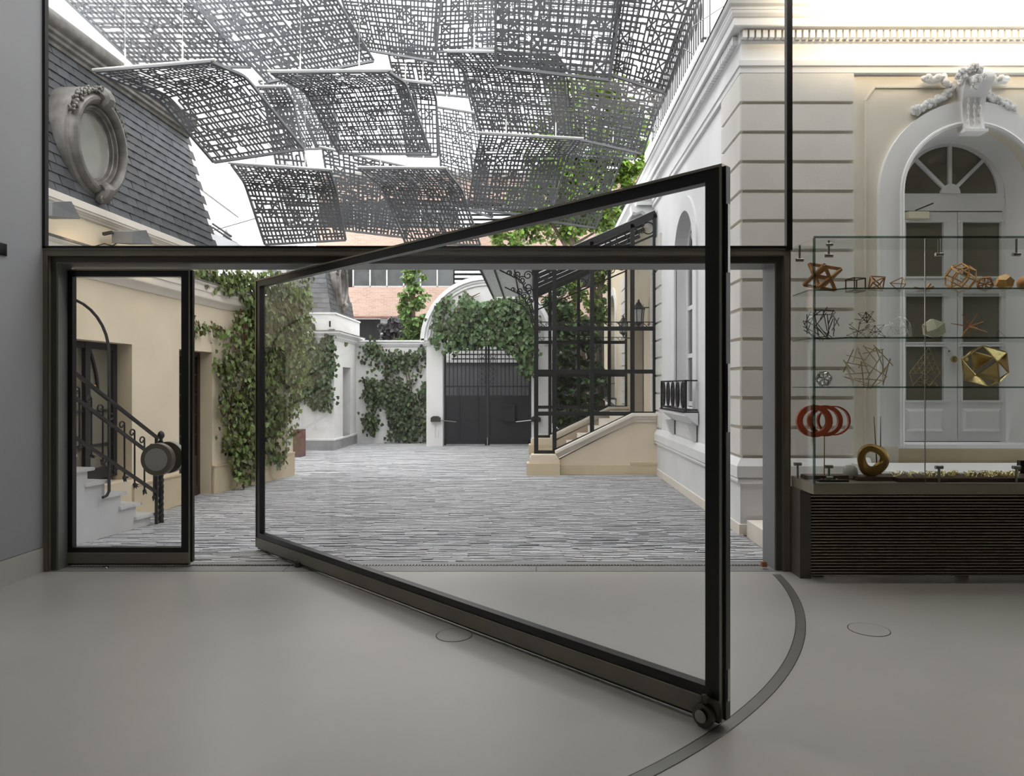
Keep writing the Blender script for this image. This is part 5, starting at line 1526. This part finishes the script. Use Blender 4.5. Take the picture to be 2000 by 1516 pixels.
m.tube([(-8.58,14,8.1),(-8.58,22,8.6)], .008, 5); m.tube([(-8.58,14,9.6),(-8.58,24.5,9.2)], .015, 5); m.tube([(-8.58,12,7.0),(-8.58,20,6.4)], .015, 5)
m.build('seam_cord', 'plinth_grey', pw_)
zr = thing('zinc_roof_house', (-6, 13.5, 0), 'low outbuilding with pale zinc roof behind the cream house', 'building')
MB().box(-8.2, -5.75, 13.2, 15.6, 0, 4.05).build('wall', 'white_plaster', zr)
m = MB(); m.prism([(-8.3,4.05),(-5.65,4.05),(-5.65,4.22),(-6.3,4.5),(-8.3,4.5)], 13.1, 15.7, XZ); m.build('roof', 'zinc_roof', zr)
m = MB(); m.prism([(-6.0,4.3),(-5.8,4.3),(-5.9,4.52)], 13.2, 13.5, XZ); m.build('roof_vent', 'louver', zr)
m = MB()
for k in range(2): m.tube([P(415,437+k*7,13.2),P(452,462+k*7,13.2)], .02, 6); 
m.build('roof_rail', 'black_iron', zr)
MB().tube([P(412,452,13.6), P(505,425,13.6)], .008, 5).build('stay_cable', 'black_iron', zr)
# ================================================================== IVY
def leaf_shape(k=1.0):
    v = [(0,0,0),(-.46,.10,.06),(-.30,.42,.03),(-.36,.62,.08),(0,1.0,-.05),(.36,.62,.08),(.30,.42,.03),(.46,.10,.06),(0,.45,-.04)]
    return [Vector(p)*k for p in v], [(0,8,2,1),(2,8,4,3),(4,8,6,5),(6,8,0,7)]
LV, LFc = leaf_shape()
leaf_me = {}
def inpoly(x, y, poly):
    c = False; j = len(poly)-1
    for i in range(len(poly)):
        xi, yi = poly[i]; xj, yj = poly[j]
        if (yi > y) != (yj > y) and x < (xj-xi)*(y-yi)/(yj-yi)+xi: c = not c
        j = i
    return c
def leaf_matrix(p, n, size, rr, droop=.6):
    n = (Vector(n) + Vector((rr.uniform(-.8,.8), rr.uniform(-.8,.8), rr.uniform(-.3,.8)))*.75).normalized()
    down = Vector((rr.uniform(-.9,.9), rr.uniform(-.9,.9), -droop-rr.random())).normalized()
    yv = (down - n*down.dot(n))
    if yv.length < 1e-3: yv = n.orthogonal()
    yv.normalize(); xv = yv.cross(n)
    return Matrix(((xv.x*size, yv.x*size, n.x*size, p[0]), (xv.y*size, yv.y*size, n.y*size, p[1]), (xv.z*size, yv.z*size, n.z*size, p[2]), (0,0,0,1)))
def ivy(name, label, plane_fn, nrm, regions, size, mat, n_single, stems, seed, thick=.16):
    """plane_fn(px, py, off) -> point on the wall (off = distance in front of it)"""
    rr = random.Random(seed)
    pts = []
    for poly, n in regions:
        xs = [p[0] for p in poly]; ys = [p[1] for p in poly]; k = 0; tries = 0
        # clumpy acceptance
        cl = [(rr.uniform(min(xs),max(xs)), rr.uniform(min(ys),max(ys)), rr.uniform(10,26)) for _ in range(max(6, n//18))]
        while k < n and tries < n*60:
            tries += 1
            c = rr.choice(cl)
            x = rr.gauss(c[0], c[2]*.5); y = rr.gauss(c[1], c[2]*.5)
            if not inpoly(x, y, poly): continue
            j = 3.5 if rr.random() < .85 else 8
            pts.append((x+rr.gauss(0,j), y+rr.gauss(0,j), rr.random()**1.5*thick+.015)); k += 1
    c = plane_fn(regions[0][0][0][0], regions[0][0][0][1], .05)
    t = thing(name, tuple(c), label, 'ivy')
    pts.sort(key=lambda q: -q[2])
    if mat not in leaf_me:
        mb = MB(); mb.add(LV, LFc); me = bpy.data.meshes.new('ivy_leaf'); me.from_pydata([tuple(v) for v in mb.v], [], mb.f); me.materials.append(MAT(mat)); leaf_me[mat] = me
    for q in pts[:n_single]:
        p = plane_fn(*q); o = bpy.data.objects.new('leaf', leaf_me[mat]); COL.objects.link(o); o.parent = t
        o.matrix_local = Matrix.Translation(-OFF[t.name]) @ leaf_matrix(p, nrm, rr.uniform(*size)*1.1, rr)
    m = MB()
    for q in pts[n_single:]:
        p = plane_fn(*q); mt = leaf_matrix(p, nrm, rr.uniform(*size), rr)
        m.add([mt @ v for v in LV], LFc)
    m.build('leaves', mat, t, kind='stuff', fix=False)
    m = MB()
    for path in stems:
        for _ in range(3):
            pp_ = [plane_fn(x+rr.uniform(-5,5), y+rr.uniform(-4,4), rr.uniform(.01,.06)) for x, y in path]
            m.tube(pp_, [rr.uniform(.006,.013)]*len(pp_), 5)
    if stems: m.build('stems', 'ivy_stem', t)
    return t
def on_frame(fr):
    a, n = Vector(fr.a), Vector(fr.n)
    def f(px, py, off):
        d = Vector(((px-CX)/F, 1, -(py-CY)/F)); o = Vector((0,0,CAMZ))
        k = (a + n*off - o).dot(n)/d.dot(n); return o + d*k
    return f
def on_y(Y): return lambda px, py, off: P(px, py, Y-off)
ivy('wall_ivy', 'large mass of ivy hanging down the end of the cream house', on_frame(W_2), W_2.n,
    [([(378,528),(604,528),(606,600),(500,610),(470,578),(378,550)], 1900), ([(440,640),(480,600),(606,590),(604,700),(585,770),(575,860),(548,912),(512,880),(500,930),(468,945),(455,900),(436,870),(430,780),(438,700)], 4300),
     ([(350,615),(380,610),(440,640),(440,672),(395,658),(376,672),(355,642)], 150), ([(418,700),(440,690),(440,730),(416,728)], 30), ([(545,560),(606,560),(606,740),(560,760)], 900)],
    (.05,.088), 'ivy_leaf', 300,
    [[(470,590),(478,640),(482,720),(488,800),(480,900)], [(490,560),(492,650),(488,740),(497,860)], [(380,630),(430,645),(470,650)], [(530,560),(540,700),(535,880)], [(470,600),(455,700),(450,850)], [(476,620),(484,700),(470,780)]], 31, .22)
ivy('pavilion_ivy', 'sparse ivy creeping over the white pavilion wall', on_y(PY0), (0,-1,0),
    [([(560,640),(605,620),(622,700),(600,770),(560,800)], 900), ([(600,690),(640,652),(656,690),(652,720),(640,740),(600,730)], 420), ([(600,740),(645,730),(648,780),(636,802),(600,795)], 380), ([(640,640),(652,650),(650,690),(640,690)], 60)],
    (.07,.12), 'ivy_leaf_dark', 60, [[(600,760),(620,700),(645,665)]], 32, .12)
ivy('back_wall_ivy', 'dark ivy curtain covering the white wall beside the gate', on_y(18.3), (0,-1,0),
    [([(706,680),(730,664),(745,690),(800,688),(815,715),(806,730),(712,735)], 430), ([(706,735),(812,740),(812,800),(716,800)], 720), ([(755,780),(826,770),(830,858),(800,862),(758,858)], 560), ([(712,790),(740,790),(732,842),(716,842)], 180), ([(826,745),(838,760),(842,865),(830,868)], 220), ([(800,690),(835,670),(850,690),(850,715),(815,725)], 130)],
    (.07,.115), 'ivy_leaf_dark', 120, [[(745,680),(760,740),(770,800)], [(790,690),(800,760)]], 33, .2)
ivy('gate_ivy', 'bright ivy spilling over the arch above the black gate', on_y(GY-.08), (0,-1,0),
    [([(862,688),(868,650),(880,620),(905,592),(950,588),(990,582),(1043,578),(1043,690),(1010,690),(985,676),(950,668),(900,676)], 2800), ([(1010,680),(1043,660),(1043,738),(1030,742),(1018,715)], 260), ([(840,690),(846,610),(872,575),(915,570),(935,585),(890,600),(868,650),(862,720),(848,705)], 210)],
    (.08,.13), 'tree_leaf_dark', 200, [[(870,640),(900,590),(935,575)]], 34, .35)

# ================================================================== TREES
def tree(name, label, base, trunk, blobs, leaf_mat, lsize, n, seed, cat='tree', group=None):
    rr = random.Random(seed)
    t = thing(name, base, label, cat, group)
    m = MB()
    for pts, r in trunk: m.tube(pts, r, 8)
    if trunk: m.build('trunk', 'bark', t, True)
    tot = sum(b[1]**2 for b in blobs)
    m = MB()
    for c, r, *sq in blobs:
        k = int(n*r*r/tot); sz = sq[0] if sq else 1.0
        cl = []
        for _ in range(max(5, k//22)):
            d = Vector((rr.gauss(0,1), rr.gauss(0,1), rr.gauss(0,1))).normalized()*rr.random()**.45
            cl.append(Vector(c)+Vector((d.x*r, d.y*r*.9, d.z*r*sz)))
        for _ in range(k):
            q = rr.choice(cl); p = q + Vector((rr.gauss(0,.13), rr.gauss(0,.13), rr.gauss(0,.10)))*r*.9
            mt = leaf_matrix(p, (rr.uniform(-1,1), rr.uniform(-1,.3), rr.uniform(.2,1)), rr.uniform(*lsize), rr, .3)
            m.add([mt @ v for v in LV[:9]], LFc)
    m.build('foliage', leaf_mat, t, kind='stuff', fix=False)
    return t
def B(px, py, Y, rpx, *sq): return (P(px, py, Y), rpx*Y/F, *sq)
TY = 21.0
tree('garden_tree', 'tall leafy tree rising behind the glass porch', (P(1140,870,TY).x, TY, 0),
     [([P(1142,860,TY), P(1138,700,TY), P(1125,600,TY), P(1128,520,TY), P(1110,440,TY), P(1120,300,TY)], [.15,.13,.12,.11,.08,.05]), ([P(1128,520,TY), P(1080,440,TY), P(1050,380,TY)], [.07,.05,.03]), ([P(1122,440,TY), P(1180,340,TY), P(1200,240,TY)], [.07,.05,.03]), ([P(1118,480,TY), P(1160,455,TY)], [.05,.03])],
     [B(1150,200,TY,75), B(1215,225,TY,55), B(1100,290,TY,75), B(1175,310,TY,70), B(1225,330,TY,40), B(1010,455,TY,46), B(1060,420,TY,50), B(1110,430,TY,45), B(1165,440,TY,38), B(1030,400,TY,45), B(970,470,TY,25), B(1120,360,TY,60), B(1190,400,TY,45), B(1240,290,TY,45), B(1060,350,TY,45), B(1095,200,TY,40)], 'tree_leaf', (.11,.19), 13000, 51)
tree('slender_tree', 'tree with forked pale trunks seen through the porch glass', (P(1176,850,19.5).x, 19.5, 0),
     [([P(1176,850,19.5), P(1172,760,19.5), P(1168,640,19.5), P(1172,560,19.5), P(1178,480,19.5)], [.14,.12,.1,.08,.06]), ([P(1168,640,19.5), P(1158,540,19.5), P(1165,480,19.5)], [.08,.06,.04])],
     [B(1175,545,19.5,26), B(1195,480,19.5,36), B(1150,600,19.5,40), B(1105,560,19.5,36), B(1168,590,19.5,16)], 'tree_leaf', (.10,.17), 2000, 52)
tree('garden_shrub', 'dense dark green shrubbery behind the porch', (P(1110,880,18.3).x, 18.3, 0), [],
     [B(1085,600,18.3,36), B(1095,660,18.3,45), B(1140,660,18.5,42), B(1090,740,18.3,40), B(1140,735,18.5,42), B(1105,810,18.3,44), B(1150,800,18.6,36), B(1130,860,18.4,45), B(1165,720,18.8,22), B(1080,860,18.2,20)], 'tree_leaf_dark', (.09,.16), 7500, 53, 'shrub')
tree('street_tree', 'narrow bright green tree before the brick building', (P(805,700,23).x, 23, 0),
     [([(P(805,700,23).x,23,0), P(806,640,23), P(808,560,23)], [.12,.09,.05])],
     [B(805,545,23,24), B(808,580,23,26), B(800,615,23,24), B(825,635,23,30), B(800,655,23,26), B(835,620,23,16)], 'tree_leaf_bright', (.12,.2), 2200, 54)
tree('purple_shrub', 'dull purple leaved shrub over the back wall', (P(765,700,21).x, 21, 0),
     [([(P(765,700,21).x,21,0), P(768,650,21)], [.08,.05])], [B(755,640,21,16), B(775,635,21,20), B(760,660,21,18)], 'purple_leaf', (.13,.2), 500, 55, 'shrub')

# ================================================================== SUSPENDED PERFORATED CANOPY
def bend(rows):
    """rows: [(left, right)] from the rod edge down; returns S(u, v)"""
    Ls = [0.0]
    for a, b in zip(rows, rows[1:]): Ls.append(Ls[-1] + ((b[0]+b[1])/2-(a[0]+a[1])/2).length)
    T = Ls[-1]; vs = [l/T for l in Ls]
    def row(v):
        for i in range(len(vs)-1):
            if v <= vs[i+1] or i == len(vs)-2:
                f = (v-vs[i])/(vs[i+1]-vs[i]); return rows[i][0].lerp(rows[i+1][0], f), rows[i][1].lerp(rows[i+1][1], f)
    def Sf(u, v):
        e = .05   # rounded fold
        a = row(max(0, v-e) if v-e > 0 else v); b = row(v); c = row(min(1, v+e) if v+e < 1 else v)
        l = (a[0]+b[0]*2+c[0])/4 if 0 < v-e and v+e < 1 else b[0]; r = (a[1]+b[1]*2+c[1])/4 if 0 < v-e and v+e < 1 else b[1]
        return l.lerp(r, u)
    return Sf, T
def lattice(m, Sf, nu, nv, barf, rr, th=.006):
    us = [0]+[ (i+rr.uniform(-.2,.2))/nu for i in range(1,nu)]+[1]; vs = [0]+[(j+rr.uniform(-.2,.2))/nv for j in range(1,nv)]+[1]
    H = [[True]*nu for _ in range(nv+1)]; V = [[True]*(nu+1) for _ in range(nv)]
    diag = []
    used = set()
    for _ in range(nu*nv//13):
        i = rr.randrange(0, nu-2); j = rr.randrange(0, nv-2)
        if any((i+a, j+b) in used for a in range(2) for b in range(2)): continue
        for a in range(2):
            for b in range(2): used.add((i+a, j+b))
        k = rr.random()
        H[j+1][i] = H[j+1][i+1] = k < .4; V[j][i+1] = V[j+1][i+1] = k > .5
        diag += [(i,j,i+1,j+1),(i+2,j,i+1,j+1),(i,j+2,i+1,j+1),(i+2,j+2,i+1,j+1)]
    for j in range(1, nv):
        for i in range(nu):
            if (i,j) not in used and (i,j-1) not in used and rr.random() < .07: H[j][i] = False
    for j in range(nv):
        for i in range(1, nu):
            if (i,j) not in used and (i-1,j) not in used and rr.random() < .08: V[j][i] = False
    grid = [[Sf(u, v) for u in us] for v in vs]
    cell = ((grid[nv//2][nu//2]-grid[nv//2][nu//2-1]).length + (grid[nv//2][nu//2]-grid[nv//2-1][nu//2]).length)/2
    def nrm(i, j):
        a = grid[j][min(i+1,nu)]-grid[j][max(i-1,0)]; b = grid[min(j+1,nv)][i]-grid[max(j-1,0)][i]
        return a.cross(b).normalized()
    def seg(i0,j0,i1,j1,w):
        a, b = grid[j0][i0], grid[j1][i1]; n = nrm(i0,j0); d = (b-a)
        if d.length < 1e-5: return
        s = n.cross(d).normalized()*(w/2); n2 = n*(th/2)
        k = len(m.v)
        for p in (a-s-n2, a+s-n2, a+s+n2, a-s+n2, b-s-n2, b+s-n2, b+s+n2, b-s+n2): m.v.append(tuple(p))
        m.f += [(k,k+1,k+5,k+4),(k+1,k+2,k+6,k+5),(k+2,k+3,k+7,k+6),(k+3,k,k+4,k+7)]
    w = cell*barf
    for j in range(nv+1):
        for i in range(nu):
            if H[j][i]: seg(i,j,i+1,j,w*(1 if (j*7+i*3) % 5 else 1.35))
    for j in range(nv):
        for i in range(nu+1):
            if V[j][i]: seg(i,j,i,j+1,w)
    for d in diag: seg(*d, w*.95)

# each sheet: label, rows of ((px,py,Y) left, (px,py,Y) right), cells across, cells down
SHEETS = [
 ('top edge panel over the oval dormer', [((3,-120,8.3),(285,-120,8.3)), ((268,130,9.0),(490,131,9.0))], 24, 24, 0),
 ('panel spanning the upper middle, cut by the picture top', [((261,-120,8.0),(585,-120,8.0)), ((523,161,8.7),(730,119,8.9))], 30, 26, 0),
 ('panel behind the upper middle one, ending in a free corner', [((632,-110,8.9),(872,-110,8.9)), ((700,95,9.7),(850,121,9.7))], 24, 22, 0),
 ('pale narrow panel between two larger top panels', [((858,-110,9.3),(972,-110,9.3)), ((850,102,10.0),(968,94,10.0))], 12, 22, 0),
 ('nearest large panel at the picture top', [((968,-150,7.2),(1236,-150,7.2)), ((968,131,7.7),(1190,157,7.7))], 19, 24, 0),
 ('panel at the picture top beside the mansion cornice', [((1225,-150,7.0),(1418,-150,7.0)), ((1190,145,7.8),(1299,182,7.8))], 13, 24, 0),
 ('folded panel hanging before the slate roof end', [((188,140,7.45),(413,121,7.45)), ((309,190,8.1),(480,150,8.1)), ((418,317,8.5),(593,291,8.5))], 23, 22, 1),
 ('small folded panel half hidden behind its neighbour', [((500,171,10.1),(557,171,10.1)), ((518,202,10.6),(573,199,10.6)), ((540,322,10.9),(599,328,10.9))], 7, 18, 1),
 ('faint panel deep behind the folded ones', [((505,158,11.2),(642,150,11.2)), ((588,292,11.6),(664,289,11.6))], 14, 18, 0),
 ('large dark folded panel in the centre of the canopy', [((529,142,8.35),(759,140,8.35)), ((597,178,8.9),(792,162,8.9)), ((663,300,9.3),(842,301,9.3))], 25, 22, 1),
 ('slim folded panel peeping out behind the central one', [((775,157,9.9),(843,165,9.9)), ((784,190,10.3),(852,196,10.3)), ((795,305,10.6),(855,306,10.6))], 9, 18, 1),
 ('faint panel below the top row in the middle', [((756,92,10.7),(905,92,10.7)), ((776,178,11.2),(918,190,11.2))], 17, 12, 0),
 ('long pale panel hanging behind the central gap', [((853,210,10.9),(932,223,10.9)), ((866,395,11.3),(962,425,11.3))], 12, 26, 1),
 ('folded panel with a white rod under the nearest top panel', [((873,102,8.9),(1086,104,8.9)), ((907,140,9.4),(1117,150,9.4)), ((941,259,9.8),(1126,272,9.8))], 24, 22, 1),
 ('panel with bold stars before the green tree', [((1114,140,9.3),(1302,165,9.3)), ((1128,272,9.8),(1254,301,9.8))], 15, 16, 0),
 ('folded panel with a bright rod low over the pivot door', [((940,262,9.6),(1134,273,9.6)), ((930,306,10.1),(1108,305,10.1)), ((914,409,10.4),(1076,424,10.4))], 21, 20, 1),
 ('see-through panel before the tree, low beside the mansion', [((1118,275,10.3),(1224,286,10.3)), ((1070,432,10.7),(1164,446,10.7))], 14, 20, 0),
 ('folded panel low in the centre, cut by the swung door', [((701,329,10.1),(869,330,10.1)), ((745,363,10.6),(902,370,10.6)), ((792,474,10.9),(938,479,10.9))], 21, 20, 1),
 ('lowest folded panel beside the party wall', [((452,321,9.9),(644,334,9.9)), ((478,357,10.4),(656,371,10.4)), ((518,478,10.7),(675,469,10.7))], 21, 21, 1),
 ('flat panel between the two lowest folded ones', [((630,290,11.0),(830,335,11.0)), ((655,448,11.4),(790,464,11.4))], 19, 20, 1),
 ('upper back panel, high behind the nearest top panels', [((900,-60,10.6),(1260,-40,10.6)), ((930,120,11.4),(1220,140,11.4))], 30, 18, 0),
 ('back panel behind the large dark folded one', [((560,150,11.6),(800,150,11.6)), ((620,290,12.2),(830,285,12.2))], 26, 18, 0),
 ('back panel behind the white rod panel', [((900,120,11.5),(1100,125,11.5)), ((930,250,12.1),(1115,262,12.1))], 22, 16, 0),
 ('back panel behind the bold star panel', [((1080,190,11.2),(1260,200,11.2)), ((1090,300,11.7),(1240,310,11.7))], 18, 14, 0),
 ('back panel low behind the two lowest folded ones', [((540,350,11.9),(900,355,11.9)), ((560,440,12.4),(890,445,12.4))], 38, 12, 0),
 ('back panel low behind the bright rod panel', [((920,300,11.8),(1090,300,11.8)), ((930,405,12.3),(1080,405,12.3))], 20, 14, 0),
]
for i, (lab, rows, nu, nv, rod) in enumerate(SHEETS):
    rr = random.Random(100+i)
    rw = [(P(*a), P(*b)) for a, b in rows]
    Sf, T = bend(rw)
    t = thing('canopy_panel', tuple((rw[-1][0]+rw[-1][1])/2), 'grey perforated ' + lab, 'canopy panel', 'perforated canopy panels')
    m = MB(); lattice(m, Sf, int(nu*1.1), int(nv*1.05), .42 if i < 20 else .27, rr); m.build('lattice', 'panel_metal', t, fix=False)
    m = MB(); n = 18
    for u in (0, 1):
        pts = [Sf(u, k/n) for k in range(n+1)]
        for a, b in zip(pts, pts[1:]): m.bar(a, b, .03, .035, up=(pts[-1]-pts[0]).cross(rw[0][1]-rw[0][0]))
    m.bar(Sf(0,1), Sf(1,1), .03, .035, up=(0,1,0)); m.bar(Sf(0,0), Sf(1,0), .02, .03, up=(0,1,0))
    m.build('edge_frame', 'panel_metal', t)
    a, b = rw[0]
    if rod:
        e = (b-a)*.03
        MB().tube([a-e+Vector((0,0,.02)), b+e+Vector((0,0,.02))], .018, 8).build('hanging_rod', 'rod_white', t, True)
    for f in (.25, .75):
        q = a.lerp(b, f)
        MB().tube([q, q+Vector((0,0,.22))], .010, 6).build('hanger', 'rod_white', t)
        MB().tube([q+Vector((0,0,.22)), Vector((q.x, q.y, 9.5))], .003, 4).build('hanger_cable', 'steel', t)
print('OBJECTS', len(bpy.data.objects), 'TRIS', sum(len(p.vertices)-2 for me in bpy.data.meshes for p in me.polygons))
